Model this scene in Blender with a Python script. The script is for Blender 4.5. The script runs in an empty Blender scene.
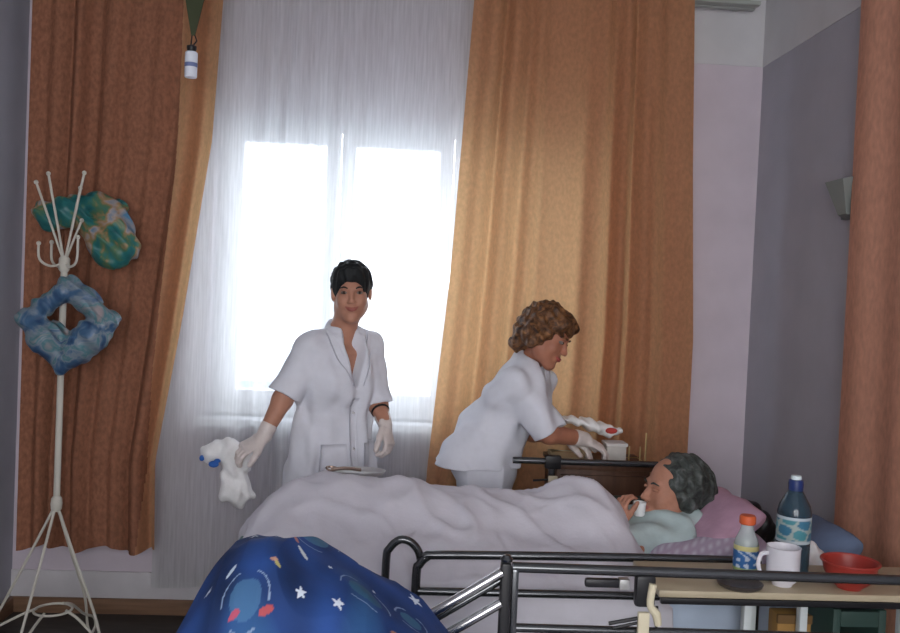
import bpy, bmesh, math, random
import numpy as np
from mathutils import Vector, Matrix, noise as mnoise
random.seed(4)
V = lambda *a: np.array(a, float)
scene = bpy.context.scene
col = scene.collection
PI = math.pi

# ------------------------------------------------------------------ materials
MATS = {}
def mat(name, color, rough=.6, metal=0., var=0., vscale=20., bump=0., bscale=60., spec=.3,
        stretch=(1, 1, 1), transl=0., transp=0., attr=None, coat=0., ramp=None, transm=0., emit=0., tcol=None):
    if name in MATS: return MATS[name]
    m = bpy.data.materials.new(name); m.use_nodes = True
    nt = m.node_tree; N = nt.nodes; L = nt.links
    b = N['Principled BSDF']; out = N['Material Output']
    b.inputs['Base Color'].default_value = (*color, 1)
    b.inputs['Roughness'].default_value = rough
    b.inputs['Metallic'].default_value = metal
    b.inputs['Specular IOR Level'].default_value = spec
    b.inputs['Coat Weight'].default_value = coat
    b.inputs['Transmission Weight'].default_value = transm
    tc = N.new('ShaderNodeTexCoord'); mp = N.new('ShaderNodeMapping')
    mp.inputs['Scale'].default_value = stretch
    L.new(tc.outputs['Object'], mp.inputs['Vector'])
    colsock = None
    if attr:
        a = N.new('ShaderNodeAttribute'); a.attribute_name = attr; colsock = a.outputs['Color']
    if ramp:
        n = N.new('ShaderNodeTexNoise'); n.inputs['Scale'].default_value = vscale
        n.inputs['Detail'].default_value = 3; n.inputs['Distortion'].default_value = .8
        L.new(mp.outputs[0], n.inputs['Vector'])
        r = N.new('ShaderNodeValToRGB'); L.new(n.outputs['Fac'], r.inputs[0])
        el = r.color_ramp.elements
        while len(el) < len(ramp): el.new(.5)
        for e, (p, c) in zip(el, ramp): e.position = p; e.color = (*c, 1)
        colsock = r.outputs[0]
    elif var > 0:
        n = N.new('ShaderNodeTexNoise'); n.inputs['Scale'].default_value = vscale
        n.inputs['Detail'].default_value = 4
        L.new(mp.outputs[0], n.inputs['Vector'])
        mx = N.new('ShaderNodeMix'); mx.data_type = 'RGBA'; mx.blend_type = 'MULTIPLY'
        mr = N.new('ShaderNodeMapRange'); mr.inputs[1].default_value = .3; mr.inputs[2].default_value = .7
        mr.inputs[3].default_value = 1 - var; mr.inputs[4].default_value = 1 + var
        L.new(n.outputs['Fac'], mr.inputs[0])
        mx.inputs[0].default_value = 1
        if colsock: L.new(colsock, mx.inputs[6])
        else: mx.inputs[6].default_value = (*color, 1)
        L.new(mr.outputs[0], mx.inputs[7]); colsock = mx.outputs[2]
    if colsock: L.new(colsock, b.inputs['Base Color'])
    if bump > 0:
        n2 = N.new('ShaderNodeTexNoise'); n2.inputs['Scale'].default_value = bscale; n2.inputs['Detail'].default_value = 3
        L.new(mp.outputs[0], n2.inputs['Vector'])
        bp = N.new('ShaderNodeBump'); bp.inputs['Strength'].default_value = bump; bp.inputs['Distance'].default_value = .004
        L.new(n2.outputs['Fac'], bp.inputs['Height']); L.new(bp.outputs[0], b.inputs['Normal'])
    last = b.outputs[0]
    if transl > 0:
        t = N.new('ShaderNodeBsdfTranslucent'); t.inputs[0].default_value = (*(tcol or color), 1)
        if colsock and not tcol: L.new(colsock, t.inputs[0])
        ms = N.new('ShaderNodeMixShader'); ms.inputs[0].default_value = transl
        L.new(last, ms.inputs[1]); L.new(t.outputs[0], ms.inputs[2]); last = ms.outputs[0]
    if transp > 0:
        t = N.new('ShaderNodeBsdfTransparent')
        ms = N.new('ShaderNodeMixShader'); ms.inputs[0].default_value = transp
        if name.startswith('sheer'):
            n3 = N.new('ShaderNodeTexNoise'); n3.inputs['Scale'].default_value = 1; n3.inputs['Detail'].default_value = 3
            mp3 = N.new('ShaderNodeMapping'); mp3.inputs['Scale'].default_value = (110, 30, 5)
            L.new(tc.outputs['Object'], mp3.inputs['Vector']); L.new(mp3.outputs[0], n3.inputs['Vector'])
            mr = N.new('ShaderNodeMapRange'); mr.inputs[1].default_value = .3; mr.inputs[2].default_value = .7
            mr.inputs[3].default_value = transp - .07; mr.inputs[4].default_value = transp + .07
            L.new(n3.outputs['Fac'], mr.inputs[0]); L.new(mr.outputs[0], ms.inputs[0])
        L.new(last, ms.inputs[1]); L.new(t.outputs[0], ms.inputs[2]); last = ms.outputs[0]
    L.new(last, out.inputs['Surface'])
    MATS[name] = m
    return m

def glassy(name, color, transp=.8, rough=.05):
    """thin clear wall: mostly see-through, a little gloss, tinted"""
    if name in MATS: return MATS[name]
    m = bpy.data.materials.new(name); m.use_nodes = True
    nt = m.node_tree; N = nt.nodes; L = nt.links
    b = N['Principled BSDF']; b.inputs['Base Color'].default_value = (*color, 1); b.inputs['Roughness'].default_value = rough
    t = N.new('ShaderNodeBsdfTransparent'); t.inputs[0].default_value = (*[min(1, c * .5 + .5) for c in color], 1)
    ms = N.new('ShaderNodeMixShader'); ms.inputs[0].default_value = transp
    L.new(b.outputs[0], ms.inputs[1]); L.new(t.outputs[0], ms.inputs[2]); L.new(ms.outputs[0], N['Material Output'].inputs['Surface'])
    MATS[name] = m
    return m

# ------------------------------------------------------------------ object helpers
def thing(name, label, cat, loc=(0, 0, 0), group=None):
    o = bpy.data.objects.new(name, None); col.objects.link(o); o.location = loc
    o.empty_display_size = .1
    o['label'] = label; o['category'] = cat
    if group: o['group'] = group
    return o
def tag(o, label, cat, group=None):
    o['label'] = label; o['category'] = cat
    if group: o['group'] = group
    return o
def origin(parent):
    p = parent; s = Vector((0, 0, 0))
    while p is not None: s += p.location; p = p.parent
    return np.array(s)
def link(name, verts, faces, mats, parent=None, smooth=True, fm=None, colors=None, loc=None, label=None):
    verts = np.asarray(verts, float)
    o_ = origin(parent)
    if loc is not None and parent is None: o_ = np.asarray(loc, float)
    me = bpy.data.meshes.new(name)
    me.from_pydata((verts - o_).tolist(), [], faces if isinstance(faces, list) else faces.tolist())
    if not isinstance(mats, (list, tuple)): mats = [mats]
    for m in mats: me.materials.append(m)
    if fm is not None: me.polygons.foreach_set('material_index', np.asarray(fm, dtype=np.int32))
    me.polygons.foreach_set('use_smooth', [smooth] * len(me.polygons))
    if colors is not None:
        ca = me.color_attributes.new('Col', 'FLOAT_COLOR', 'POINT')
        c = np.ones((len(verts), 4), np.float32); c[:, :3] = colors
        ca.data.foreach_set('color', c.ravel())
    me.validate(); me.update()
    o = bpy.data.objects.new(name, me); col.objects.link(o)
    if parent is not None: o.parent = parent
    elif loc is not None: o.location = loc
    if label: o['label'] = label
    return o
class MB:
    def __init__(s): s.v = []; s.f = []; s.n = 0
    def add(s, v, f):
        v = np.asarray(v, float)
        s.v.append(v); s.f += [[i + s.n for i in q] for q in f]; s.n += len(v); return s
    def box(s, lo, hi, bev=.004, rot=0., piv=None):
        bm = bmesh.new(); bmesh.ops.create_cube(bm, size=1)
        lo = np.array(lo, float); hi = np.array(hi, float); c = (lo + hi) / 2; d = hi - lo
        for v in bm.verts: v.co = Vector(c + np.array(v.co) * d)
        b = min(bev, min(d) * .45)
        if b > 0: bmesh.ops.bevel(bm, geom=bm.edges[:], offset=b, segments=2, affect='EDGES', profile=.6)
        vs = np.array([v.co[:] for v in bm.verts]); fs = [[v.index for v in f.verts] for f in bm.faces]
        bm.free()
        if rot:
            p = c if piv is None else np.array(piv); cr, sr = math.cos(rot), math.sin(rot)
            q = vs - p; vs = np.stack([q[:, 0] * cr - q[:, 1] * sr, q[:, 0] * sr + q[:, 1] * cr, q[:, 2]], 1) + p
        return s.add(vs, fs)
    def tube(s, pts, r, n=12, closed=False, smooth=0, caps=True):
        P = [np.array(p, float) for p in pts]
        if smooth:
            Q = []; m = len(P)
            rng = range(m if closed else m - 1)
            for i in rng:
                p0 = P[(i - 1) % m] if (closed or i > 0) else P[0]
                p1 = P[i]; p2 = P[(i + 1) % m]
                p3 = P[(i + 2) % m] if (closed or i + 2 < m) else P[-1]
                for k in range(smooth):
                    t = k / smooth
                    Q.append(.5 * ((2 * p1) + (-p0 + p2) * t + (2 * p0 - 5 * p1 + 4 * p2 - p3) * t * t + (-p0 + 3 * p1 - 3 * p2 + p3) * t ** 3))
            if not closed: Q.append(P[-1])
            P = Q
        m = len(P); R = r if hasattr(r, '__len__') else [r] * m
        if len(R) != m: R = np.interp(np.linspace(0, 1, m), np.linspace(0, 1, len(R)), R)
        T = []
        for i in range(m):
            a = P[(i - 1) % m] if (closed or i > 0) else P[i]
            b = P[(i + 1) % m] if (closed or i < m - 1) else P[i]
            t = b - a; T.append(t / (np.linalg.norm(t) + 1e-9))
        u = np.cross(T[0], V(0, 0, 1));
        if np.linalg.norm(u) < .1: u = np.cross(T[0], V(1, 0, 0))
        u /= np.linalg.norm(u); vs = []; an = np.arange(n) * 2 * PI / n
        for i in range(m):
            u = u - T[i] * np.dot(u, T[i]); u /= np.linalg.norm(u) + 1e-9
            w = np.cross(T[i], u)
            vs.append(P[i] + R[i] * (np.cos(an)[:, None] * u + np.sin(an)[:, None] * w))
        fs = []
        for i in range(m if closed else m - 1):
            j = (i + 1) % m
            for k in range(n): fs.append([i * n + k, i * n + (k + 1) % n, j * n + (k + 1) % n, j * n + k])
        if not closed and caps: fs += [list(range(n))[::-1], [(m - 1) * n + k for k in range(n)]]
        return s.add(np.concatenate(vs), fs)
    def lathe(s, prof, c, n=28, sx=1, sy=1):
        vs = []; fs = []; an = np.arange(n) * 2 * PI / n; m = len(prof)
        for r, z in prof: vs += [[c[0] + r * sx * math.cos(a), c[1] + r * sy * math.sin(a), c[2] + z] for a in an]
        for i in range(m - 1):
            for k in range(n): fs.append([i * n + k, i * n + (k + 1) % n, (i + 1) * n + (k + 1) % n, (i + 1) * n + k])
        if prof[0][0] > 1e-4: fs.append(list(range(n))[::-1])
        if prof[-1][0] > 1e-4: fs.append([(m - 1) * n + k for k in range(n)])
        return s.add(vs, fs)
    def grid(s, nu, nv, fn):
        vs = [fn(i / (nu - 1), j / (nv - 1)) for j in range(nv) for i in range(nu)]
        fs = [[j * nu + i, j * nu + i + 1, (j + 1) * nu + i + 1, (j + 1) * nu + i] for j in range(nv - 1) for i in range(nu - 1)]
        return s.add(vs, fs)
    def build(s, name, m, parent=None, smooth=True, loc=None, label=None, angle=35):
        o = link(name, np.concatenate(s.v), s.f, m, parent, smooth, loc=loc, label=label)
        if smooth:
            me = o.data
            bm = bmesh.new(); bm.from_mesh(me)
            for e in bm.edges:
                if len(e.link_faces) == 2 and e.calc_face_angle(0) > math.radians(angle): e.smooth = False
            bm.to_mesh(me); bm.free()
        return o
def struct(o): o['kind'] = 'structure'; return o

# ------------------------------------------------------------------ blended solids (distance field + surface nets)
class SDF:
    def __init__(s, lo, hi, h):
        s.h = h; s.lo = np.array(lo, float); s.n = np.ceil((np.array(hi) - s.lo) / h).astype(int) + 1
        s.ax = [(s.lo[i] + h * np.arange(s.n[i])).astype(np.float32) for i in range(3)]
        s.G = np.full(s.n, 1., np.float32); s.D = np.full(s.n, 1., np.float32); s.L = np.zeros(s.n, np.int8)
    def sl(s, lo, hi):
        a = np.clip(np.floor((np.array(lo) - s.lo) / s.h).astype(int), 0, s.n - 1)
        b = np.clip(np.ceil((np.array(hi) - s.lo) / s.h).astype(int) + 1, 1, s.n)
        S = tuple(slice(i, max(i + 1, j)) for i, j in zip(a, b))
        X = s.ax[0][S[0]][:, None, None]; Y = s.ax[1][S[1]][None, :, None]; Z = s.ax[2][S[2]][None, None, :]
        return S, X, Y, Z
    def put(s, fn, lo, hi, k=.01, lab=0, sub=False):
        m = k + 3 * s.h
        S, X, Y, Z = s.sl(np.array(lo) - m, np.array(hi) + m)
        d = fn(X, Y, Z).astype(np.float32); g = s.G[S]
        if sub:
            h = np.maximum(k - np.abs(g + d), 0) / k; s.G[S] = np.maximum(g, -d) + h * h * k * .25
        else:
            h = np.maximum(k - np.abs(g - d), 0) / k; s.G[S] = np.minimum(g, d) - h * h * k * .25
            t = d < s.D[S]; s.D[S] = np.where(t, d, s.D[S]); s.L[S] = np.where(t, lab, s.L[S])
        return s
    def cone(s, a, b, r1, r2, k=.01, lab=0, sub=False):
        a = np.array(a, float); b = np.array(b, float); ab = b - a; q = float(ab @ ab) + 1e-12
        def fn(X, Y, Z):
            t = np.clip(((X - a[0]) * ab[0] + (Y - a[1]) * ab[1] + (Z - a[2]) * ab[2]) / q, 0, 1)
            return np.sqrt((X - a[0] - t * ab[0]) ** 2 + (Y - a[1] - t * ab[1]) ** 2 + (Z - a[2] - t * ab[2]) ** 2) - (r1 + (r2 - r1) * t)
        R = max(r1, r2)
        return s.put(fn, np.minimum(a, b) - R, np.maximum(a, b) + R, k, lab, sub)
    def ell(s, c, r, R=None, k=.01, lab=0, sub=False):
        c = np.array(c, float); r = np.array(r, float); R = np.eye(3) if R is None else np.array(R)   # columns = local axes
        def fn(X, Y, Z):
            x, y, z = X - c[0], Y - c[1], Z - c[2]
            l = [(x * R[0, i] + y * R[1, i] + z * R[2, i]) for i in range(3)]
            k0 = np.sqrt(sum((l[i] / r[i]) ** 2 for i in range(3))) + 1e-6
            k1 = np.sqrt(sum((l[i] / r[i] ** 2) ** 2 for i in range(3))) + 1e-6
            return k0 * (k0 - 1) / k1
        e = np.abs(R) @ r
        return s.put(fn, c - e, c + e, k, lab, sub)
    def econe(s, a, b, w1, t1, w2, t2, side, k=.02, lab=0, sub=False, cap=.5):
        a = np.array(a, float); b = np.array(b, float); ab = b - a; Ln = np.linalg.norm(ab); ax = ab / Ln
        u = np.array(side, float); u = u - ax * (u @ ax); u /= np.linalg.norm(u); v = np.cross(ax, u)
        def fn(X, Y, Z):
            x, y, z = X - a[0], Y - a[1], Z - a[2]
            h = x * ax[0] + y * ax[1] + z * ax[2]; t = np.clip(h / Ln, 0, 1)
            w = w1 + (w2 - w1) * t; q = t1 + (t2 - t1) * t; m = np.minimum(w, q) * cap
            lu = x * u[0] + y * u[1] + z * u[2]; lv = x * v[0] + y * v[1] + z * v[2]; e = h - t * Ln
            k0 = np.sqrt((lu / w) ** 2 + (lv / q) ** 2 + (e / m) ** 2) + 1e-6
            k1 = np.sqrt((lu / w ** 2) ** 2 + (lv / q ** 2) ** 2 + (e / m ** 2) ** 2) + 1e-6
            return k0 * (k0 - 1) / k1
        R = max(w1, t1, w2, t2)
        return s.put(fn, np.minimum(a, b) - R, np.maximum(a, b) + R, k, lab, sub)
    def loft(s, rows, side, k=.02, lab=0):
        """upright garment: rows of (x, y, z, half width, half depth), top first, elliptical sections"""
        rows = sorted(rows, key=lambda q: q[2]); zz = [q[2] for q in rows]; u = V(side[0], side[1]); u /= np.linalg.norm(u)
        def fn(X, Y, Z):
            I = lambda i: np.interp(Z, zz, [q[i] for q in rows]).astype(np.float32)
            x, y, w, q_ = X - I(0), Y - I(1), I(3), I(4)
            lu = x * u[0] + y * u[1]; lv = -x * u[1] + y * u[0]
            k0 = np.sqrt((lu / w) ** 2 + (lv / q_) ** 2) + 1e-6; k1 = np.sqrt((lu / w ** 2) ** 2 + (lv / q_ ** 2) ** 2) + 1e-6
            return np.maximum(k0 * (k0 - 1) / k1, np.maximum(Z - zz[-1], zz[0] - Z))
        A = np.array(rows); R_ = A[:, 3:].max()
        return s.put(fn, A[:, :3].min(0) - V(R_, R_, 0), A[:, :3].max(0) + V(R_, R_, 0), k, lab)
    def cut(s, a, b, r1, r2, k=.03):
        """sleeve: a cone with a flat end at b"""
        a = np.array(a, float); b = np.array(b, float); ab = b - a; q = float(ab @ ab); n = ab / math.sqrt(q)
        def fn(X, Y, Z):
            h = (X - a[0]) * ab[0] + (Y - a[1]) * ab[1] + (Z - a[2]) * ab[2]; t = np.clip(h / q, 0, 1.4); 
            d = np.sqrt((X - a[0] - t * ab[0]) ** 2 + (Y - a[1] - t * ab[1]) ** 2 + (Z - a[2] - t * ab[2]) ** 2) - (r1 + (r2 - r1) * t)
            return np.maximum(d, (X - b[0]) * n[0] + (Y - b[1]) * n[1] + (Z - b[2]) * n[2])
        R_ = max(r1, r2)
        return s.put(fn, np.minimum(a, b) - R_, np.maximum(a, b) + R_, k)
    def half(s, p, nrm, lo, hi, k=.004):
        """cut away everything on the side nrm points to, inside lo..hi"""
        p = np.array(p, float); nrm = np.array(nrm, float); nrm = nrm / np.linalg.norm(nrm)
        S, X, Y, Z = s.sl(lo, hi)
        d = (X - p[0]) * nrm[0] + (Y - p[1]) * nrm[1] + (Z - p[2]) * nrm[2]
        s.G[S] = np.maximum(s.G[S], d); return s
    def disp(s, fn):
        X = s.ax[0][:, None, None]; Y = s.ax[1][None, :, None]; Z = s.ax[2][None, None, :]
        s.G += fn(X, Y, Z).astype(np.float32); return s
    def mesh(s):
        G = s.G; n = s.n; G[0] = G[-1] = 1; G[:, 0] = G[:, -1] = 1; G[:, :, 0] = G[:, :, -1] = 1
        I = G < 0; c = n - 1
        cid = lambda i, j, k: (i * c[1] + j) * c[2] + k
        allc = []; allp = []; quads = []
        for axs in range(3):
            A = [slice(None)] * 3; B = [slice(None)] * 3; A[axs] = slice(0, -1); B[axs] = slice(1, None)
            cr = I[tuple(A)] != I[tuple(B)]
            idx = np.argwhere(cr); 
            if len(idx) == 0: continue
            g0 = G[tuple(A)][cr]; g1 = G[tuple(B)][cr]; t = g0 / (g0 - g1)
            p = idx.astype(float); p[:, axs] += t
            o1, o2 = [(1, 2), (2, 0), (0, 1)][axs]
            ids = []
            for d1, d2 in ((1, 1), (0, 1), (0, 0), (1, 0)):
                q = idx.copy(); q[:, o1] -= d1; q[:, o2] -= d2
                ci = cid(q[:, 0], q[:, 1], q[:, 2]); ids.append(ci); allc.append(ci); allp.append(p)
            Q = np.stack(ids, 1); fl = ~I[tuple(A)][cr]
            Q[fl] = Q[fl][:, ::-1]; quads.append(Q)
        C = np.concatenate(allc); Pp = np.concatenate(allp); Q = np.concatenate(quads)
        u, inv = np.unique(C, return_inverse=True)
        cnt = np.bincount(inv); pos = np.stack([np.bincount(inv, Pp[:, i]) / cnt for i in range(3)], 1)
        F = np.searchsorted(u, Q)
        gi = np.clip(np.round(pos).astype(int), 0, n - 1)
        lab = s.L[gi[:, 0], gi[:, 1], gi[:, 2]]
        return s.lo + pos * s.h, F, lab
    def build(s, name, m, parent=None, label=None, iters=2, loc=None):
        v, f, lab = s.mesh()
        # a little relaxation takes out voxel stepping
        e = np.concatenate([f[:, [0, 1]], f[:, [1, 2]], f[:, [2, 3]], f[:, [3, 0]]])
        for _ in range(iters):
            acc = np.zeros_like(v); ct = np.zeros(len(v))
            for a, b in ((0, 1), (1, 0)):
                for i in range(3): acc[:, i] += np.bincount(e[:, a], v[e[:, b], i], len(v))
                ct += np.bincount(e[:, a], minlength=len(v))
            v = v * .5 + .5 * acc / ct[:, None]
        mats = m if isinstance(m, (list, tuple)) else [m]
        fm = np.minimum(lab[f[:, 0]], len(mats) - 1) if len(mats) > 1 else None
        return link(name, v, f, mats, parent, fm=fm, label=label, loc=loc)

def frame(fwd, up=(0, 0, 1)):
    """columns: right, forward, up"""
    f = np.array(fwd, float); f /= np.linalg.norm(f); u = np.array(up, float)
    r = np.cross(f, u); r /= np.linalg.norm(r); u = np.cross(r, f)
    return np.stack([r, f, u], 1)

# ------------------------------------------------------------------ camera
YAW, PIT, ROLL = math.radians(3.5), math.radians(-1.4), math.radians(2.5)
cam = bpy.data.cameras.new('camera'); camo = bpy.data.objects.new('camera', cam); col.objects.link(camo)
cam.sensor_width = 36; cam.lens = 875 / 900 * 36; cam.clip_start = .05
camo.matrix_world = Matrix.Translation((0, 0, 1.5)) @ Matrix.Rotation(-YAW, 4, 'Z') @ Matrix.Rotation(PI / 2 + PIT, 4, 'X') @ Matrix.Rotation(ROLL, 4, 'Z')
scene.camera = camo

# ------------------------------------------------------------------ palette
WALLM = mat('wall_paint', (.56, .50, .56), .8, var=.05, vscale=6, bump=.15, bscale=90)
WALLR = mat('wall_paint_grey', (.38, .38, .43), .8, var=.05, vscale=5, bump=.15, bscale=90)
BANDM = mat('wall_band_paint', (.55, .55, .57), .8, var=.04, vscale=6, bump=.15, bscale=90)
WHITEP = mat('white_frame_paint', (.75, .77, .80), .45)
ORANGE = mat('orange_curtain_cloth', (.42, .19, .105), .85, var=.22, vscale=75, bump=.3, bscale=120, transl=.34, tcol=(.80, .54, .27), stretch=(1, 1, .6))
ORANGE_SHADED = mat('shaded_orange_curtain_cloth', (.25, .105, .06), .85, var=.22, vscale=75, bump=.3, bscale=120, transl=.06, stretch=(1, 1, .6))  # darker, less translucent copy of the orange cloth; shade put into the colour
ORANGE2 = mat('pink_orange_curtain_cloth', (.62, .31, .21), .85, var=.12, vscale=60, bump=.2, bscale=120, transl=.2, stretch=(1, 1, .5))
SHEER = mat('sheer_net', (.78, .79, .80), .8, transl=.66, transp=.32, var=.03, vscale=30, stretch=(4, 1, .4))
COAT = mat('white_coat_cotton', (.64, .65, .71), .8, var=.03, vscale=30, bump=.1, bscale=200)
SKIN = mat('skin', (.43, .21, .14), .5, var=.08, vscale=25)
SKIN2 = mat('skin_ruddy', (.37, .155, .095), .5, var=.10, vscale=25)
SKIN3 = mat('skin_old', (.40, .19, .125), .55, var=.12, vscale=30, bump=.2, bscale=90)
GLOVE = mat('latex_glove', (.62, .55, .52), .4, var=.08, vscale=40, bump=.2, bscale=80)
DARKHAIR = mat('black_hair', (.008, .010, .011), .65, var=.3, vscale=90, bump=.5, bscale=150, stretch=(1, 1, .3))
BROWNHAIR = mat('auburn_hair', (.16, .075, .03), .5, ramp=[(.3, (.025, .012, .007)), (.5, (.11, .048, .020)), (.72, (.28, .13, .05))], vscale=45, bump=.6, bscale=120)
GREYHAIR = mat('grey_hair', (.13, .14, .14), .6, ramp=[(.3, (.015, .018, .018)), (.55, (.055, .065, .06)), (.75, (.13, .14, .14))], vscale=40, bump=.6, bscale=120)
CHROME = mat('dark_chrome', (.10, .105, .11), .22, metal=.85)
CHROME2 = mat('bright_chrome', (.55, .55, .56), .2, metal=1.)
BLACK = mat('black_plastic', (.012, .012, .014), .4)
BEIGE = mat('beige_plastic', (.55, .50, .36), .5)
WIRE = mat('cream_lacquered_steel', (.52, .50, .44), .45)
SHEET = mat('white_bed_linen', (.60, .585, .64), .85, var=.04, vscale=12, bump=.25, bscale=70)
FLOORM = mat('dark_floor', (.045, .04, .035), .5, var=.3, vscale=4, stretch=(1, 6, 1))
WOODB = mat('brown_baseboard', (.20, .115, .07), .55, var=.2, vscale=10, stretch=(.3, 1, 6))

# ------------------------------------------------------------------ the room
XL, XR, YW, YB, ZC = -1.67, 1.65, 4.0, -1.7, 3.05
WX0, WX1, WZ0, WZ1 = -.84, .74, .91, 2.28
GRP = {}
def slab(name, lo, hi, m): 
    return struct(MB().box(lo, hi, 0).build(name, m, smooth=False))
slab('floor', (XL - .2, YB - .2, -.1), (XR + .2, YW + .3, 0), FLOORM)
slab('ceiling', (XL - .2, YB - .2, ZC), (XR + .2, YW + .3, ZC + .1), BANDM)
mb = MB()
for lo, hi in (((XL - .2, YW, 0), (WX0, YW + .28, ZC)), ((WX1, YW, 0), (XR + .2, YW + .28, ZC)),
               ((WX0, YW, 0), (WX1, YW + .28, WZ0)), ((WX0, YW, WZ1), (WX1, YW + .28, ZC))):
    mb.box(lo, hi, 0)
struct(mb.build('wall_back', WALLM, smooth=False))
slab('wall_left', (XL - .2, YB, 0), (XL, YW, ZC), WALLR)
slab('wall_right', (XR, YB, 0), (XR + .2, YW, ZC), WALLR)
# rear wall; its opening is added for unseen fill light from behind the camera
mb = MB()
for lo, hi in (((XL - .2, YB - .2, 0), (-1.2, YB, ZC)), ((1.2, YB - .2, 0), (XR + .2, YB, ZC)),
               ((-1.2, YB - .2, 0), (1.2, YB, .8)), ((-1.2, YB - .2, 2.5), (1.2, YB, ZC))):
    mb.box(lo, hi, 0)
struct(mb.build('wall_front', WALLM, smooth=False))
# pale distemper band above the paint line, 4 mm proud
struct(MB().box((WX1 + .3, YW - .004, 2.62), (XR, YW, ZC), 0).build('trim_1', BANDM, smooth=False))
struct(MB().box((XR - .004, YB, 2.62), (XR, YW - .004, ZC), 0).build('trim_2', BANDM, smooth=False))
struct(MB().box((XL, YW - .02, 0), (XR, YW, .07), .004).build('baseboard_back', WOODB))
struct(MB().box((XL, YB, 0), (XL + .02, YW - .02, .07), .004).build('baseboard_left', WOODB))
struct(MB().box((XR - .02, YB, 0), (XR, YW - .02, .07), .004).build('baseboard_right', WOODB))
struct(MB().box((XL, YW - .012, .07), (XR, YW, .19), .003).build('trim_3', mat('pale_plinth_paint', (.56, .54, .56), .7, var=.06, vscale=8)))

# window: three white sashes set back in the opening
wf = MB(); y0, y1 = YW + .10, YW + .16
fr = lambda m, x0, x1, z0, z1, w, a, b: [m.box((x0, a, z0), (x0 + w, b, z1), .004), m.box((x1 - w, a, z0), (x1, b, z1), .004),
                                         m.box((x0 + w, a, z0), (x1 - w, b, z0 + w), .004), m.box((x0 + w, a, z1 - w), (x1 - w, b, z1), .004)]
fr(wf, WX0 + .002, WX1 - .002, WZ0 + .002, WZ1 - .002, .045, y0, y1)
w_ = wf.build('window_1', WHITEP); struct(w_)
xs = [WX0 + .047, -.285, .24, WX1 - .047]
for i in range(3):
    m = MB(); a, b = xs[i] + .004, xs[i + 1] - .004
    fr(m, a, b, WZ0 + .05, WZ1 - .05, .062, y0 - .015, y1 - .012)
    s_ = m.build('sash', WHITEP, w_)
    MB().box((a + .055, y0 + .01, WZ0 + .105), (b - .055, y0 + .016, WZ1 - .105), 0).build('pane', glassy('window_pane', (.9, .95, 1), .93, .02), s_, smooth=False)
MB().box((WX0 + .03, y0 - .04, 1.45), (WX0 + .13, y0 - .016, 1.475), .004).build('handle', WHITEP, w_) if False else None
struct(MB().box((WX0 - .03, YW - .10, WZ0 - .035), (WX1 + .03, YW + .10, WZ0), .006).build('trim_4', WHITEP))  # window sill board

# outside: pale ground and a low pale outbuilding seen faintly through the net
tag(MB().box((-14, 6, -3.2), (14, 40, -3.0), 0).build('yard', mat('pale_yard', (.62, .66, .68), .9, var=.1, vscale=.5), smooth=False), 'pale washed out yard outside below the window', 'yard')['kind'] = 'structure'
ob = thing('outbuilding', 'faint pale grey building outside, seen low through the net curtain at the left sash', 'building', (-2.2, 12, -3))
MB().box((-3.4, 11, -3), (-1.55, 13, .35), .02).build('wall', mat('outbuilding_plaster', (.30, .37, .42), .9, var=.1, vscale=2), ob)
m = MB(); m.add([(-3.6, 10.8, .35), (-1.4, 10.8, .35), (-1.4, 13.2, .35), (-3.6, 13.2, .35), (-3.6, 12, .75), (-1.4, 12, .75)],
                [[0, 1, 5, 4], [2, 3, 4, 5], [1, 2, 5], [3, 0, 4], [3, 2, 1, 0]])
m.build('roof', mat('outbuilding_roof', (.36, .40, .43), .9), ob, smooth=False)

# curtain rail
rl = thing('curtain_rail', 'pale grey curtain rail along the top of the window wall', 'curtain rail', (1.5, 3.86, 2.87))
MB().box((-1.6, 3.84, 2.850), (1.56, 3.88, 2.868), .003).build('track', mat('rail_grey', (.36, .38, .36), .4), rl)
MB().box((-1.6, 3.90, 2.850), (1.56, 3.93, 2.868), .003).build('rear_track', MATS['rail_grey'], rl)
for bx in (-1.5, -.5, .5, 1.5):
    MB().box((bx - .012, 3.84, 2.868), (bx + .012, 4.0, 2.885), .002).build('bracket', MATS['rail_grey'], rl)

# ------------------------------------------------------------------ curtains
def curtain(name, label, m, xl, xr, y, z0, z1, n, amp, nu=340, nv=70, seed=1, hem=.02, thick=0., parts=None):
    r = random.Random(seed); ph = [r.uniform(0, 6.28) for _ in range(6)]
    def fn(u, v):
        z = z1 + (z0 - z1) * v
        a, b = xl(v), xr(v)
        uu = u + .018 * math.sin(2 * PI * u * 2.3 + ph[0]) + .008 * math.sin(2 * PI * u * 5 + ph[1] + v)
        x = a + (b - a) * u
        w = math.sin(2 * PI * n * uu + ph[2] + .5 * math.sin(3 * v + ph[3]))
        am = amp * (.55 + .45 * math.sin(2 * PI * u * 1.7 + ph[4])) * (.7 + .5 * v)
        yy = y + am * w + .10 * am * math.sin(2 * PI * n * 2.1 * u + ph[5])
        z += hem * v * math.sin(2 * PI * (n * .35) * u + ph[1]) * (v > .6)
        return (x + .15 * am * math.cos(2 * PI * n * uu + ph[2]), yy, z)
    mb = MB(); mb.grid(nu, nv, fn)
    vv = np.concatenate(mb.v); fm = None
    if parts is not None:
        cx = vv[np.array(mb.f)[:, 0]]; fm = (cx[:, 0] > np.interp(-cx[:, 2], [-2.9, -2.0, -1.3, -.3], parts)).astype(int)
    o = link(name, vv, mb.f, m, None, loc=(xl(0), y, z0), fm=fm)
    return tag(o, label, 'curtain')
lerp = lambda p: (lambda v: float(np.interp(v, [q[0] for q in p], [q[1] for q in p])))
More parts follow.
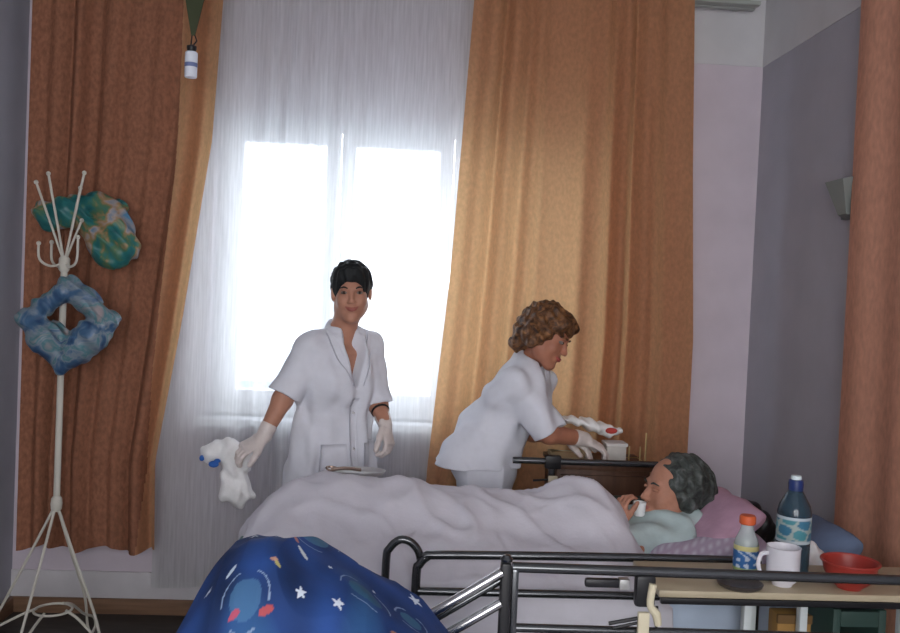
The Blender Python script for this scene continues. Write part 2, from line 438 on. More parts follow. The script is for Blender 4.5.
# sheer net, hangs behind both orange panels
curtain('net_curtain', 'sheer white net curtain hanging across the bright window', SHEER,
        lerp([(0, -1.0), (1, -1.02)]), lerp([(0, .62), (1, .62)]), 3.865, .17, 2.85, 13, .022, nu=420, seed=3, hem=.006)
# left panel: main part coloured darker for shade, inner edge kept bright as backlit
curtain('curtain', 'long brownish orange curtain left of the window, behind the coat rack', [ORANGE_SHADED, ORANGE],
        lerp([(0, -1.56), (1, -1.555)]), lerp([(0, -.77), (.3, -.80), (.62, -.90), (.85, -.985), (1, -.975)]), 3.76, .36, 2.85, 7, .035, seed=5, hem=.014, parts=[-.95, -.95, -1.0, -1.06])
curtain('curtain', 'wide orange curtain right of the window, hanging behind the bending nurse', ORANGE,
        lerp([(0, .28), (.5, .225), (.85, .16), (1, .15)]), lerp([(0, 1.24), (.3, 1.27), (.6, 1.31), (1, 1.31)]), 3.785, .35, 2.85, 8, .034, seed=9, hem=.02)
# curtain on the right hand wall, nearer the camera
mb = MB()
def rcf(u, v):
    y = 2.72 + (u) * .28; z = 2.95 - v * 2.75
    return (1.55 - .012 * math.sin(2 * PI * 3 * u + .6 * v) , y, z)
mb.grid(60, 60, lambda u, v: (1.575 + .008 * math.sin(2 * PI * 4 * u + .8 * math.sin(2 * v)) + .0 * v, 1.9 + u * 1.1, 2.9 - v * 2.72))
tag(link('curtain', np.concatenate(mb.v), mb.f, ORANGE2, None, loc=(1.575, 3.0, .2)), 'flat pinkish orange curtain on the right wall, behind the red bowl', 'curtain')
tag(MB().tube([(1.575, 1.6, 2.915), (1.575, 3.05, 2.915)], .012).build('curtain_rod', MATS['rail_grey'], loc=(1.575, 3, 2.915)), 'thin grey rod carrying the pinkish curtain on the right wall', 'curtain rod')

# small wall bracket on the right wall
LY = -.04
sc_ = thing('wall_lamp', 'small dark grey switched-off wall lamp on the right wall', 'lamp', (1.65, 3.12, 1.9))
MB().box((1.625, 3.06 + LY, 1.84), (1.65, 3.20 + LY, 1.98), .006).build('back_plate', mat('lamp_grey', (.13, .15, .15), .5), sc_)
m = MB()
m.add([(1.63, 3.03 + LY, 1.99), (1.54, 3.03 + LY, 1.97), (1.54, 3.16 + LY, 1.97), (1.63, 3.22 + LY, 1.99), (1.63, 3.06 + LY, 1.84), (1.58, 3.07 + LY, 1.85), (1.58, 3.13 + LY, 1.85), (1.63, 3.17 + LY, 1.84)],
      [[0, 1, 2, 3], [7, 6, 5, 4], [0, 4, 5, 1], [1, 5, 6, 2], [2, 6, 7, 3]])
m.build('lamp_shade', mat('lamp_shade_grey', (.2, .22, .21), .6), sc_, smooth=False)
# box on left wall
tag(MB().box((XL, 3.50, .66), (XL + .03, 3.72, .86), .004).build('wall_box', mat('box_grey', (.10, .10, .11), .5), loc=(XL, 3.6, .66)), 'small dark grey box fixed low on the left wall', 'wall box')

# hanging flycatcher-like tube at the top left
hs = thing('hanging_tube', 'small white tube hanging from a dark green strap before the left curtain', 'hanging tube', (-.8, 3.5, 2.29))
m = MB(); m.add([(-.93, 3.5, 2.9), (-.74, 3.5, 2.9), (-.832, 3.5, 2.47), (-.846, 3.5, 2.47), (-.93, 3.508, 2.9), (-.74, 3.508, 2.9), (-.832, 3.508, 2.47), (-.846, 3.508, 2.47)],
               [[0, 1, 2, 3], [7, 6, 5, 4], [0, 4, 5, 1], [1, 5, 6, 2], [2, 6, 7, 3], [3, 7, 4, 0]])
m.build('strap', mat('dark_green_strap', (.04, .05, .02), .6), hs, smooth=False)
MB().tube([(-.843, 3.504, 2.475), (-.846, 3.504, 2.43)], .003, 6).tube([(-.834, 3.504, 2.475), (-.824, 3.504, 2.45), (-.838, 3.504, 2.43)], .003, 6).build('wire', BLACK, hs)
MB().lathe([(.008, .100), (.016, .100), (.019, .112), (.019, .122), (.004, .128)], (-.842, 3.5, 2.305)).build('cap', BLACK, hs)
MB().lathe([(.022, 0), (.024, .004), (.024, .096), (.020, .10)], (-.842, 3.5, 2.305)).build('tube', mat('tube_white', (.72, .76, .85), .4), hs)
MB().lathe([(.0246, .04), (.0246, .056)], (-.842, 3.5, 2.305)).build('band', mat('tube_blue', (.16, .20, .38), .4), hs)
tag(MB().tube([(-.84, 3.504, 2.895), (-.84, 3.504, 3.05)], .004, 8).build('ceiling_hook', BLACK, loc=(-.8, 3.504, 3.05)), 'thin black hook on the ceiling above the dark green strap', 'hook')

# ------------------------------------------------------------------ coat rack with its two cushions
RX, RY = -1.30, 3.5
cr = thing('coat_rack', 'tall cream wire coat rack standing before the left curtain', 'coat rack', (RX, RY, 0))
MB().tube([(RX, RY, .60), (RX, RY, 1.02), (RX, RY, 1.56)], .0125).build('pole', WIRE, cr)
MB().lathe([(.014, -.03), (.02, -.02), (.022, 0), (.02, .02), (.014, .03)], (RX, RY, .615)).build('collar', WIRE, cr)
MB().lathe([(.014, -.03), (.021, -.02), (.021, .02), (.014, .03)], (RX, RY, 1.555)).build('collar', WIRE, cr)
for a, t in ((PI * 1.03, .30), (-.35, .27), (1.3, .26), (-1.75, .30)):
    ca, sa = math.cos(a), math.sin(a)
    q = lambda r, z, w=0: (RX + ca * r - sa * w, RY + sa * r + ca * w, z)
    MB().tube([q(.008, .60), q(.10, .40), q(.20, .19), q(t - .03, .05), q(t, .008), q(t + .025, .03), q(t + .01, .07), q(t - .06, .11), q(.12, .175), q(.06, .20)], .0055, 8, smooth=6).build('leg', WIRE, cr)
MB().tube([(RX + .07 * math.cos(i / 12 * 2 * PI), RY + .07 * math.sin(i / 12 * 2 * PI), .195) for i in range(12)], .005, 8, closed=True, smooth=3).build('lower_ring', WIRE, cr)
for i, (dx, dy, z) in enumerate(((-.125, .02, 1.87), (-.06, -.03, 1.90), (.075, -.03, 1.91), (.05, .03, 1.73), (.03, .06, 1.86), (.07, -.06, 1.66), (-.07, .05, 1.64), (-.08, -.05, 1.63))):
    b = (RX, RY, 1.56)
    if z > 1.8 or i == 3: pts = [b, (RX + dx * .35, RY + dy * .35, 1.56 + (z - 1.56) * .35), (RX + dx, RY + dy, z)]
    else: pts = [b, (RX + dx * .5, RY + dy * .6, 1.545), (RX + dx * .95, RY + dy * .95, 1.57), (RX + dx, RY + dy, z)]
    h = MB().tube(pts, .0048, 8, smooth=5).build('hook', WIRE, cr)
    m = MB(); m.lathe([(0.001, -.009), (.007, -.006), (.009, 0), (.007, .006), (.001, .009)], (pts[-1][0], pts[-1][1], pts[-1][2]), 10); m.build('knob', WIRE, h)

def ring_cushion(name, label, ctr, pts, rad, ramp, vs, pinch=()):
    s = SDF(V(*ctr) - V(.26, .13, .27), V(*ctr) + V(.26, .13, .27), .006)
    c = V(*ctr); P = [c + V(*p) for p in pts]
    for i in range(len(P)):
        j = (i + 1) % len(P); s.cone(P[i], P[j], rad[i], rad[j], .03)
    rr = random.Random(7 + len(pts)); f = [(rr.uniform(25, 60), rr.uniform(25, 60), rr.uniform(25, 60), rr.uniform(0, 6)) for _ in range(5)]
    s.disp(lambda X, Y, Z: sum(.0045 * np.abs(np.sin(a * X + b * Y + d * Z + e)) for a, b, d, e in f) - .011)
    return tag(s.build(name, mat(name + '_silk' + str(len(pts)), (.1, .3, .3), .38, ramp=ramp, vscale=vs, bump=.3, bscale=40), loc=ctr), label, 'cushion', 'silk neck cushions on the coat rack')
ring_cushion('neck_cushion', 'blue and pale grey ring shaped silk cushion hanging lowest on the coat rack', (-1.25, 3.44, 1.345),
    [(-.01, 0, .13), (.055, 0, .075), (.155, 0, .0), (.09, 0, -.055), (.03, 0, -.115), (-.03, 0, -.195), (-.085, 0, -.075), (-.175, 0, -.005), (-.10, 0, .045), (-.035, 0, .095)],
    [.034, .046, .030, .064, .060, .022, .068, .028, .036, .034],
    [(.30, (.02, .05, .12)), (.42, (.05, .11, .20)), (.5, (.18, .22, .26)), (.56, (.06, .17, .20)), (.68, (.28, .24, .25))], 13)
ring_cushion('neck_cushion', 'teal, orange and green silk cushion hanging on the upper hooks of the coat rack', (-1.235, 3.60, 1.705),
    [(-.19, .0, .06), (-.10, 0, .075), (.02, 0, .10), (.075, .0, .06), (.105, .0, -.02), (.14, .0, -.07), (.10, 0, -.115), (.055, 0, -.11), (.03, 0, -.03), (-.06, 0, .035), (-.17, 0, .01)],
    [.036, .045, .046, .062, .062, .050, .042, .035, .055, .036, .030],
    [(.30, (.01, .08, .09)), (.44, (.02, .14, .14)), (.50, (.07, .15, .08)), (.55, (.28, .17, .08)), (.60, (.30, .26, .25)), (.7, (.06, .17, .28))], 9)

# ------------------------------------------------------------------ people
def head(s, c, R, k=.012, old=False, sc=1.0, lab=0):
    p = lambda x, y, z: c + R @ (V(x, y, z) * sc)
    E = lambda q, r, k=.02, sub=False: s.ell(p(*q), V(*r) * sc, R, k, lab, sub)
    E((0, -.014, .03), (.072, .092, .083), .01)
    E((0, .020, -.030), (.057, .064, .080))
    for sg in (-1, 1):
        s.cone(p(sg * .042, .005, -.055), p(sg * .012, .062, -.098), .022 * sc, .018 * sc, .025, lab)
        E((sg * .036, .052, -.034), (.022, .024, .024), .02)
    E((0, .068, -.098), (.017, .016, .014), .02)
    s.cone(p(-.030, .074, .016), p(.030, .074, .016), .011 * sc, .011 * sc, .014, lab)
    for sg in (-1, 1):
        E((sg * .031, .092, .001), (.017, .016, .010), .012, True)
    s.cone(p(0, .080, .006), p(0, .100, -.032), .0075 * sc, .0105 * sc, .010, lab)
    for sg in (-1, 1): E((sg * .011, .092, -.036), (.008, .009, .007), .006)
    E((0, .080, -.062), (.024, .012, .013), .012)
    for sg in (-1, 1): E((sg * .074, -.008, -.006), (.008, .019, .030), .008)
    return p
def face_parts(root, c, R, iris, brow, lipm, sc=1.0, smile=.003, closed=False, lidm=None):
    p = lambda x, y, z: c + R @ (V(x, y, z) * sc)
    for sg in (-1, 1):
        e = SDF(p(sg * .030, .073, 0) - .02, p(sg * .030, .073, 0) + .02, .002)
        e.ell(p(sg * .030, .0728, 0), V(.0130, .0125, .0066 if not closed else .006) * sc, R, .001, 0)
        e.ell(p(sg * .030, .0795, 0), V(.0062, .0068, .0062) * sc, R, .001, 1)
        e.build('eye', [mat('eye_white', (.20, .17, .155), .5), iris] if not closed else [lidm, lidm], root, iters=1)
        MB().tube([p(sg * .016, .0875, .0165), p(sg * .030, .0865, .022), p(sg * .046, .074, .017)], [.0025, .0035, .0015], 8, smooth=4).build('eyebrow', brow, root)
    m = MB().tube([p(-.025, .080, -.060 + smile), p(-.010, .0925, -.060), p(.010, .0925, -.060), p(.025, .080, -.060 + smile)], [.001, .0042, .0042, .001], 8, smooth=5)
    m.tube([p(-.025, .080, -.061 + smile), p(-.010, .0905, -.067), p(.010, .0905, -.067), p(.025, .080, -.061 + smile)], [.001, .0048, .0048, .001], 8, smooth=5)
    m.build('lips', lipm, root)

def hand(s, o, dx, nz, side, curl=.5, sc=1., infl=0., lab=0, thumb=.6, spread=1.):
    """wrist at o, fingers run along dx, back of the hand faces nz, thumb on 'side'"""
    dx = V(*dx) / np.linalg.norm(dx); nz = V(*nz); nz = nz - dx * (nz @ dx); nz /= np.linalg.norm(nz)
    ty = np.cross(nz, dx) * side
    q = lambda x, y, z: np.array(o) + (dx * x + ty * y + nz * z) * sc
    s.econe(q(-.02, 0, 0), q(.02, .0, 0), .027 * sc + infl, .020 * sc + infl, .034 * sc + infl, .016 * sc + infl, ty, .012, lab)
    s.econe(q(.02, 0, 0), q(.080, .002, 0), .034 * sc + infl, .016 * sc + infl, .040 * sc + infl, .013 * sc + infl, ty, .012, lab)
    for y, L, r, cu in ((.031, .068, .0085, .85), (.011, .078, .0088, 1.), (-.010, .073, .0084, 1.1), (-.029, .056, .0075, 1.25)):
        p = q(.082 - abs(y) * .2, y, 0); a = curl * cu * .7; yy = y * .25 * spread
        for f, rr in ((.42, 1.), (.32, .93), (.26, .84)):
            d = dx * math.cos(a) - nz * math.sin(a) + ty * yy
            n_ = p + d * L * f * sc
            s.cone(p, n_, r * rr * sc + infl, r * rr * .92 * sc + infl, .004, lab); p = n_; a += curl * cu
    p = q(.018, .026, -.006)
    for L, rr, ang, dn in ((.036, .0125, thumb, .25), (.030, .0105, thumb * .7, .35), (.024, .0095, thumb * .45, .45)):
        d = dx * math.cos(ang) + ty * math.sin(ang) - nz * dn; d /= np.linalg.norm(d)
        n_ = p + d * L * sc; s.cone(p, n_, rr * sc + infl, rr * .93 * sc + infl, .008, lab); p = n_

def limb(s, pts, rs, k=.02, lab=0):
    for i in range(len(pts) - 1): s.cone(pts[i], pts[i + 1], rs[i], rs[i + 1], k, lab)

# ---- standing nurse
c = V(-.182, 3.50, 1.495)
nA = thing('person', 'standing person with short black hair, white short-sleeved coat and latex gloves, holding a towel', 'person', (-.25, 3.56, 0))
RA = frame((.06, -1, -.03), (-.04, 0, 1))
shN, shF = V(-.335, 3.44, 1.272), V(-.105, 3.60, 1.275)       # near and far shoulder
elN, wrN = V(-.425, 3.41, 1.07), V(-.490, 3.37, .925)
elF, wrF = V(-.060, 3.55, 1.045), V(-.030, 3.47, .985)
hip = V(-.245, 3.55, .80); side = (shF - shN); side /= np.linalg.norm(side)
s = SDF((-.75, 3.25, -.01), (.15, 3.85, 1.66), .0045)
head(s, c, RA, lab=0)
s.cone(c + V(-.005, .02, -.06), V(-.215, 3.53, 1.33), .048, .055, .04)
s.econe(V(-.225, 3.53, 1.25), V(-.24, 3.54, 1.05), .135, .080, .125, .080, side, .04)
s.econe(V(-.24, 3.54, 1.05), hip, .12, .085, .16, .105, side, .05)
limb(s, [shN, elN, wrN], [.042, .039, .026]); limb(s, [shF, elF, wrF], [.042, .039, .026])
for sg in (-1, 1):
    h0 = hip + side * .08 * sg
    limb(s, [h0, h0 + V(0, 0, -.36), V(h0[0], h0[1] + .02, .08)], [.085, .056, .036], .03)
    s.cone(V(h0[0], h0[1] + .02, .05), V(h0[0] + .03, h0[1] - .10, .035), .034, .028, .02)
dN = (wrN - elN) / np.linalg.norm(wrN - elN)
hN = (wrN, V(-.84, -.30, -.50), V(-.35, -.55, .75), 1)
hF = (wrF + V(.004, -.002, -.01), V(.25, -.25, -.9), V(.85, -.35, .2), -1)
hand(s, *hN, curl=.55, infl=-.002); hand(s, *hF, curl=.75, infl=-.002)
s.build('body', SKIN, nA, iters=2)
face_parts(nA, c, RA, mat('dark_iris', (.03, .02, .015), .2), DARKHAIR, mat('lips', (.32, .10, .08), .4), smile=.006)
# hair: short crop
s = SDF(c - .16, c + .16, .004)
p = lambda x, y, z: c + RA @ V(x, y, z)
s.ell(p(0, -.018, .036), (.083, .102, .090), RA, .01)
s.ell(p(0, .030, .075), (.062, .062, .042), RA, .03)
s.ell(p(0, -.06, -.04), (.060, .045, .06), RA, .03)
s.ell(p(0.004, .088, -.036), (.060, .07, .077), RA, .012, sub=True)
s.ell(p(0, .03, -.11), (.10, .075, .075), RA, .02, sub=True)
for sg in (-1, 1): s.ell(p(sg * .09, -.002, -.035), (.03, .028, .035), RA, .01, sub=True)
s.disp(lambda X, Y, Z: .0025 * np.sin(160 * X + 40 * Z + 3 * np.sin(60 * Y)) + .002 * np.sin(210 * Y + 90 * Z))
s.build('hair', DARKHAIR, nA, iters=1)
# coat
def folds(amp, seed, fx=45, fz=9):
    r = random.Random(seed); q = [(r.uniform(-fx, fx), r.uniform(-fx, fx), r.uniform(-fz, fz), r.uniform(0, 6)) for _ in range(6)]
    return lambda X, Y, Z: sum(amp / 3 * np.sin(a * X + b * Y + d * Z + e + .8 * np.sin(9 * Z + e)) for a, b, d, e in q)
fw = np.cross(V(0, 0, 1), side); fw = -fw if fw[1] > 0 else fw      # chest direction
s = SDF((-.62, 3.25, .45), (.12, 3.85, 1.42), .0045)
s.loft([(-.222, 3.53, 1.30, .105, .075), (-.224, 3.53, 1.27, .140, .095), (-.228, 3.53, 1.20, .156, .112), (-.232, 3.532, 1.12, .160, .124), (-.236, 3.54, 1.02, .158, .122),
        (-.238, 3.545, .92, .170, .128), (-.240, 3.55, .80, .193, .138), (-.245, 3.55, .62, .218, .150), (-.250, 3.55, .48, .232, .158)], side, .01)
s.cone(V(-.215, 3.53, 1.325), V(-.22, 3.53, 1.25), .062, .10, .05)
for sgn in (-1, 1):
    s.ell(V(-.225, 3.52, 1.13) + side * .065 * sgn + fw * .065, (.050, .048, .058), None, .07)
s.disp(folds(.015, 11, 60, 5))
bN = shN + (elN - shN) * .93; bF = shF + (elF - shF) * 1.0
for q in (shN, shF): s.cone(V(-.215, 3.53, 1.315), q + V(0, 0, .004), .050, .060, .03)
s.cut(shN + V(.012, .01, -.006), bN, .061, .067, .02); s.cut(shF + V(-.015, 0, -.006), bF, .060, .060, .02)
s.disp(folds(.005, 8, 60, 40))
nb = V(-.205, 3.50, 1.335)
# V neckline: wedge cut in front of the throat
for t in np.linspace(0, 1, 30):
    q = nb + fw * .11 + V(0.014, 0, .05) + V(0, 0, -.235) * t
    s.ell(q, (.066 * (1 - t) + .009, .11, .03), frame(fw), .006, sub=True)
s.ell(V(-.205, 3.515, 1.385), (.062, .062, .06), None, .008, sub=True)
coatA = s.build('coat', COAT, nA, iters=2)
# collar and front placket, pocket: follow the coat surface by ray casting
from mathutils.bvhtree import BVHTree
def surf(obj):
    me = obj.data; o_ = origin(obj)
    bv = BVHTree.FromPolygons([Vector(np.array(v.co) + o_) for v in me.vertices], [list(f.vertices) for f in me.polygons])
    def hit(a, d, off=.002):
        h = bv.ray_cast(Vector(a), Vector(d))
        return None if h[0] is None else np.array(h[0]) - np.array(d) / np.linalg.norm(d) * off
    return hit
hit = surf(coatA)
def patch(name, m, parent, f, nu, nv, d, off=.004, thick=.003, src=None):
    """cloth piece lying on a garment: f(u,v) gives ray start points"""
    vs = []; 
    H = src or hit
    for j in range(nv):
        for i in range(nu):
            a = f(i / (nu - 1), j / (nv - 1)); h = H(a, d, off); vs.append(h if h is not None else (vs[-1] if vs else np.array(a)))
    vs = np.array(vs); n_ = len(vs); dd = np.array(d) / np.linalg.norm(d)
    allv = np.concatenate([vs, vs + dd * (off + thick)])
    fs = [[j * nu + i, j * nu + i + 1, (j + 1) * nu + i + 1, (j + 1) * nu + i] for j in range(nv - 1) for i in range(nu - 1)]
    ring = [i for i in range(nu)] + [(j + 1) * nu - 1 for j in range(1, nv)] + [(nv - 1) * nu + i for i in range(nu - 2, -1, -1)] + [j * nu for j in range(nv - 2, 0, -1)]
    fs += [[ring[i], ring[(i + 1) % len(ring)], ring[(i + 1) % len(ring)] + n_, ring[i] + n_] for i in range(len(ring))]
    return link(name, allv, fs, m, parent)
far = fw * .6
bx = np.cross(fw, V(0, 0, 1)); bx = bx if bx[0] > 0 else -bx
O = V(-.225, 3.53, 0)
patch('placket', COAT, nA, lambda u, v: O + far + bx * (.012 + (u - .5) * .030) + V(0, 0, 1.08 - .55 * v), 4, 30, -fw)
patch('pocket', COAT, nA, lambda u, v: O + far + bx * (-.115 + .10 * u) + V(0, 0, .90 - .125 * v), 8, 8, -fw)
patch('pocket', COAT, nA, lambda u, v: O + far + bx * (.06 + .085 * u) + V(0, 0, .90 - .125 * v), 8, 8, -fw)
for sg in (-1, 1):
    patch('lapel', COAT, nA, lambda u, v: O + far + bx * (.014 + sg * (.022 + .064 * (1 - v) + (.028 * math.sin(PI * (.25 + .75 * v))) * u)) + V(0, 0, 1.345 - .215 * v), 5, 14, -fw, off=.005)
for k in range(3):
    z = 1.02 - k * .14; h = hit(O + far + bx * .012 + V(0, 0, z), -fw, .005)
    if h is not None: MB().lathe([(.001, -.006), (.006, -.004), (.008, 0), (.006, .004), (.001, .006)], h, 10).build('button', mat('button_white', (.6, .6, .62), .3), nA)
# gloves
for nm, hh, cu in (('glove', hN, .55), ('glove', hF, .75)):
    s = SDF(hh[0] - .2, hh[0] + .2, .0028)
    hand(s, *hh, curl=cu, infl=.0012)
    d = V(*hh[1]) / np.linalg.norm(hh[1]); back = (elN if hh is hN else elF) - hh[0]; back /= np.linalg.norm(back)
    s.cone(hh[0] + back * .045, hh[0] - back * .0, .0325, .0285, .008)
    s.build(nm, GLOVE, nA, iters=1)
b_ = wrF + (elF - wrF) * .62; ax = (elF - wrF) / np.linalg.norm(elF - wrF)
u_ = np.cross(ax, V(0, 0, 1)); u_ /= np.linalg.norm(u_); w_v = np.cross(ax, u_)
MB().tube([b_ + (u_ * math.cos(t) + w_v * math.sin(t)) * .0325 for t in np.linspace(0, 2 * PI, 17)[:-1]], .006, 8, closed=True).build('watch_strap', BLACK, nA)
for sg in (-1, 1):
    h0 = hip + side * .08 * sg
    s = SDF(V(h0[0] - .10, h0[1] - .20, 0.002), V(h0[0] + .12, h0[1] + .10, .12), .005)
    s.cone(V(h0[0], h0[1] + .025, .046), V(h0[0] + .03, h0[1] - .10, .038), .044, .037, .02); s.half((0, 0, .006), (0, 0, -1), (-9, 0, -1), (9, 9, 1))
    s.build('shoe', mat('white_clog', (.7, .7, .7), .4), nA)

# towel she holds at the foot of the bed
tz_ = .035
tw = thing('towel', 'white towel with blue marks hanging from the standing person’s gloved hand', 'towel', (-.63, 3.36, .62))
s = SDF((-.80, 3.26, .58), (-.44, 3.50, .96), .0045)
s.ell((-.640, 3.39, .868), (.075, .04, .042), frame((.2, 1, 0), (-.25, 0, 1)), .02)
s.ell((-.560, 3.40, .845), (.045, .03, .04), None, .03)
s.econe((-.60, 3.40, .84), (-.592, 3.40, .70), .045, .026, .058, .03, (1, .3, 0), .03)
s.ell((-.580, 3.40, .70), (.052, .035, .055), None, .03)
s.ell((-.70, 3.38, .855), (.030, .025, .03), None, .03)
s.disp(lambda X, Y, Z: .005 * np.sin(95 * X + 30 * Z + 2 * np.sin(40 * Z)) + .003 * np.sin(150 * Y + 80 * X) + .004 * np.abs(np.sin(38 * Z + 20 * X)) - .003)
s.build('cloth', mat('towel_white', (.78, .78, .78), .9, var=.05, vscale=40, bump=.4, bscale=150), tw)
for q, r in (((-.668, 3.352, .820), (.020, .010, .013)), ((-.715, 3.362, .84), (.010, .01, .012)), ((-.655, 3.352, .833), (.013, .01, .008))):
    s = SDF(V(*q) - .03, V(*q) + .03, .0025); s.ell(q, r, None, .004); s.build('blue_mark', mat('towel_blue', (.03, .12, .42), .8), tw, label='blue mark')

# ---- bending nurse
nB = thing('person', 'bending person with curly auburn hair in white tunic and trousers, reaching over the bedside cabinet', 'person', (.38, 3.62, 0))
cB = V(.592, 3.40, 1.36); RB = frame((.80, -.46, -.40), (.30, .05, 1))
hipB = V(.375, 3.53, .86); chB = V(.480, 3.47, 1.10); shoC = V(.515, 3.455, 1.18)
shBn, shBf = V(.470, 3.345, 1.165), V(.60, 3.58, 1.15)
elBn, wrBn = V(.605, 3.33, .985), V(.760, 3.40, .955)
elBf, wrBf = V(.585, 3.585, .95), V(.70, 3.49, .945)
sideB = shBf - shBn; sideB /= np.linalg.norm(sideB)
s = SDF((.15, 3.15, -.01), (1.0, 3.95, 1.52), .0045)
head(s, cB, RB)
s.cone(cB + V(-.02, .02, -.05), V(.53, 3.46, 1.23), .048, .048, .02)
s.econe(shoC, chB, .110, .068, .12, .080, sideB, .03); s.econe(chB, hipB, .125, .088, .155, .110, sideB, .04)
limb(s, [shBn, elBn, wrBn], [.040, .040, .027]); limb(s, [shBf, elBf, wrBf], [.05, .040, .027])
for sg in (-1, 1):
    h0 = hipB + V(0, .085 * sg, 0)
    limb(s, [h0, h0 + V(0.02, 0, -.40), V(h0[0] - .02, h0[1], .08)], [.088, .056, .037], .03)
    s.cone(V(h0[0] - .02, h0[1], .05), V(h0[0] + .11, h0[1] - .02, .035), .034, .028, .02)
hBn = (wrBn + V(.0, 0, 0), V(.85, .15, -.42), V(.25, -.2, .95), 1)
hBf = (wrBf, V(.8, -.35, -.3), V(.3, 0, .95), -1)
hand(s, *hBn, curl=.5, infl=-.002); hand(s, *hBf, curl=.5, infl=-.002)
s.build('body', SKIN2, nB, iters=2)
face_parts(nB, cB, RB, MATS['dark_iris'], BROWNHAIR, mat('lips_b', (.36, .08, .07), .4), smile=.003)
s = SDF(cB - .18, cB + .18, .004)
p = lambda x, y, z: cB + RB @ V(x, y, z)
s.ell(p(0, -.026, .034), (.090, .102, .092), RB, .01)
s.ell(p(0, -.085, -.050), (.068, .040, .065), RB, .04)
for sg in (-1, 1): s.ell(p(sg * .074, -.025, -.025), (.026, .045, .05), RB, .03)
s.ell(p(0, .050, .070), (.068, .045, .036), RB, .03)
s.ell(p(0, .100, -.042), (.056, .075, .080), RB, .012, sub=True)
s.ell(p(0, .02, -.13), (.075, .08, .07), RB, .02, sub=True)
def curl(X, Y, Z):
    return .0075 * (np.sin(95 * X + 30 * Y) * np.sin(85 * Z + 40 * X) + .6 * np.sin(120 * Y + 70 * Z) * np.sin(110 * X)) - .002
s.disp(curl)
s.build('hair', BROWNHAIR, nB, iters=1)
# trousers
s = SDF((.15, 3.35, .05), (.62, 3.9, 1.0), .005)
s.econe(hipB + V(0, 0, .06), hipB + V(0, 0, -.06), .172, .128, .175, .132, (0, 1, 0), .04)
for sg in (-1, 1):
    h0 = hipB + V(.0, .088 * sg, -.04)
    limb(s, [h0, h0 + V(0.02, 0, -.36), V(h0[0] - .02, h0[1], .12)], [.112, .085, .075], .04)
s.half((0, 0, .12), (0, 0, -1), (-9, 0, -1), (9, 9, .3)); s.disp(folds(.006, 5))
s.build('trousers', COAT, nB)
# tunic
s = SDF((.10, 3.15, .72), (.78, 3.92, 1.34), .0045)
s.econe(shoC + V(0, 0, -.01), chB, .150, .098, .158, .106, sideB, .05)
s.econe(chB, hipB + V(-.005, 0, .0), .150, .106, .180, .140, sideB, .06)
s.econe(hipB + V(.03, 0, .08), hipB + V(-.03, 0, -.09), .172, .132, .205, .168, sideB, .05, cap=.3)
s.cone(V(.53, 3.46, 1.235), shoC, .068, .10, .05)
b1 = shBn + (elBn - shBn) * 1.0; b2 = shBf + (elBf - shBf) * .9
for q in (shBn, shBf): s.cone(V(.535, 3.46, 1.22), q, .062, .068, .04)
s.cut(shBn + V(.01, .02, -.01), b1, .066, .066, .025); s.cut(shBf + V(-.02, -.03, -.01), b2, .064, .062, .025)
s.disp(folds(.016, 23, 42, 30))
s.half(hipB + V(0, 0, -.035), (0.0, 0, -1), (-9, 0, -1), (9, 9, .9))
s.ell(V(.565, 3.425, 1.285), (.058, .058, .055), None, .008, sub=True)
for t in np.linspace(0, 1, 6):
    s.ell(V(.60, 3.375, 1.24) + V(.01, .0, -.11) * t, (.030 * (1 - t) + .008,) * 3, None, .006, sub=True)
tunic = s.build('tunic', COAT, nB)
hitB = surf(tunic)
patch('collar', COAT, nB, lambda u, v: V(.565 + .035 * v, 3.1, 1.225 + .05 * u - .05 * v), 5, 6, V(0, 1, 0), off=.004, src=hitB)
for hh, el in ((hBn, elBn), (hBf, elBf)):
    s = SDF(hh[0] - .2, hh[0] + .2, .0028); hand(s, *hh, curl=.5, infl=.0012)
    back = el - hh[0]; back /= np.linalg.norm(back)
    s.cone(hh[0] + back * .04, hh[0], .033, .029, .008); s.build('glove', GLOVE, nB, iters=1)
for sg in (-1, 1):
    h0 = hipB + V(0, .085 * sg, 0)
    s = SDF(V(h0[0] - .09, h0[1] - .10, 0.002), V(h0[0] + .20, h0[1] + .10, .12), .005)
    s.cone(V(h0[0] - .025, h0[1], .046), V(h0[0] + .11, h0[1] - .02, .038), .044, .037, .02); s.half((0, 0, .006), (0, 0, -1), (-9, 0, -1), (9, 9, 1))
    s.build('shoe', MATS['white_clog'], nB)

# ------------------------------------------------------------------ bedside cabinet behind the bed
NX0, NX1, NY0, NY1, NZ = .655, 1.03, 3.40, 3.66, .855
CABM = mat('dark_brown_veneer', (.10, .048, .028), .45, var=.25, vscale=8, stretch=(5, 1, .6))
cb = thing('bedside_cabinet', 'dark brown bedside cabinet behind the bed, below the reaching hands', 'cabinet', ((NX0 + NX1) / 2, 3.53, 0))
MB().box((NX0, NY0, .06), (NX1, NY1, NZ - .02), .004).build('body', CABM, cb)
MB().box((NX0 - .01, NY0 - .012, NZ - .02), (NX1 + .01, NY1 + .01, NZ), .004).build('top', CABM, cb)
dr = MB().box((NX0 + .015, NY0 - .016, .55), (NX1 - .015, NY0, NZ - .04), .003).build('drawer', CABM, cb)
MB().box(((NX0 + NX1) / 2 - .05, NY0 - .03, .70), ((NX0 + NX1) / 2 + .05, NY0 - .016, .715), .003).build('handle', CHROME2, dr)
dr = MB().box((NX0 + .015, NY0 - .016, .09), (NX1 - .015, NY0, .535), .003).build('door', CABM, cb)
MB().box((NX0 + .03, NY0 - .03, .45), (NX0 + .045, NY0 - .016, .51), .003).build('handle', CHROME2, dr)
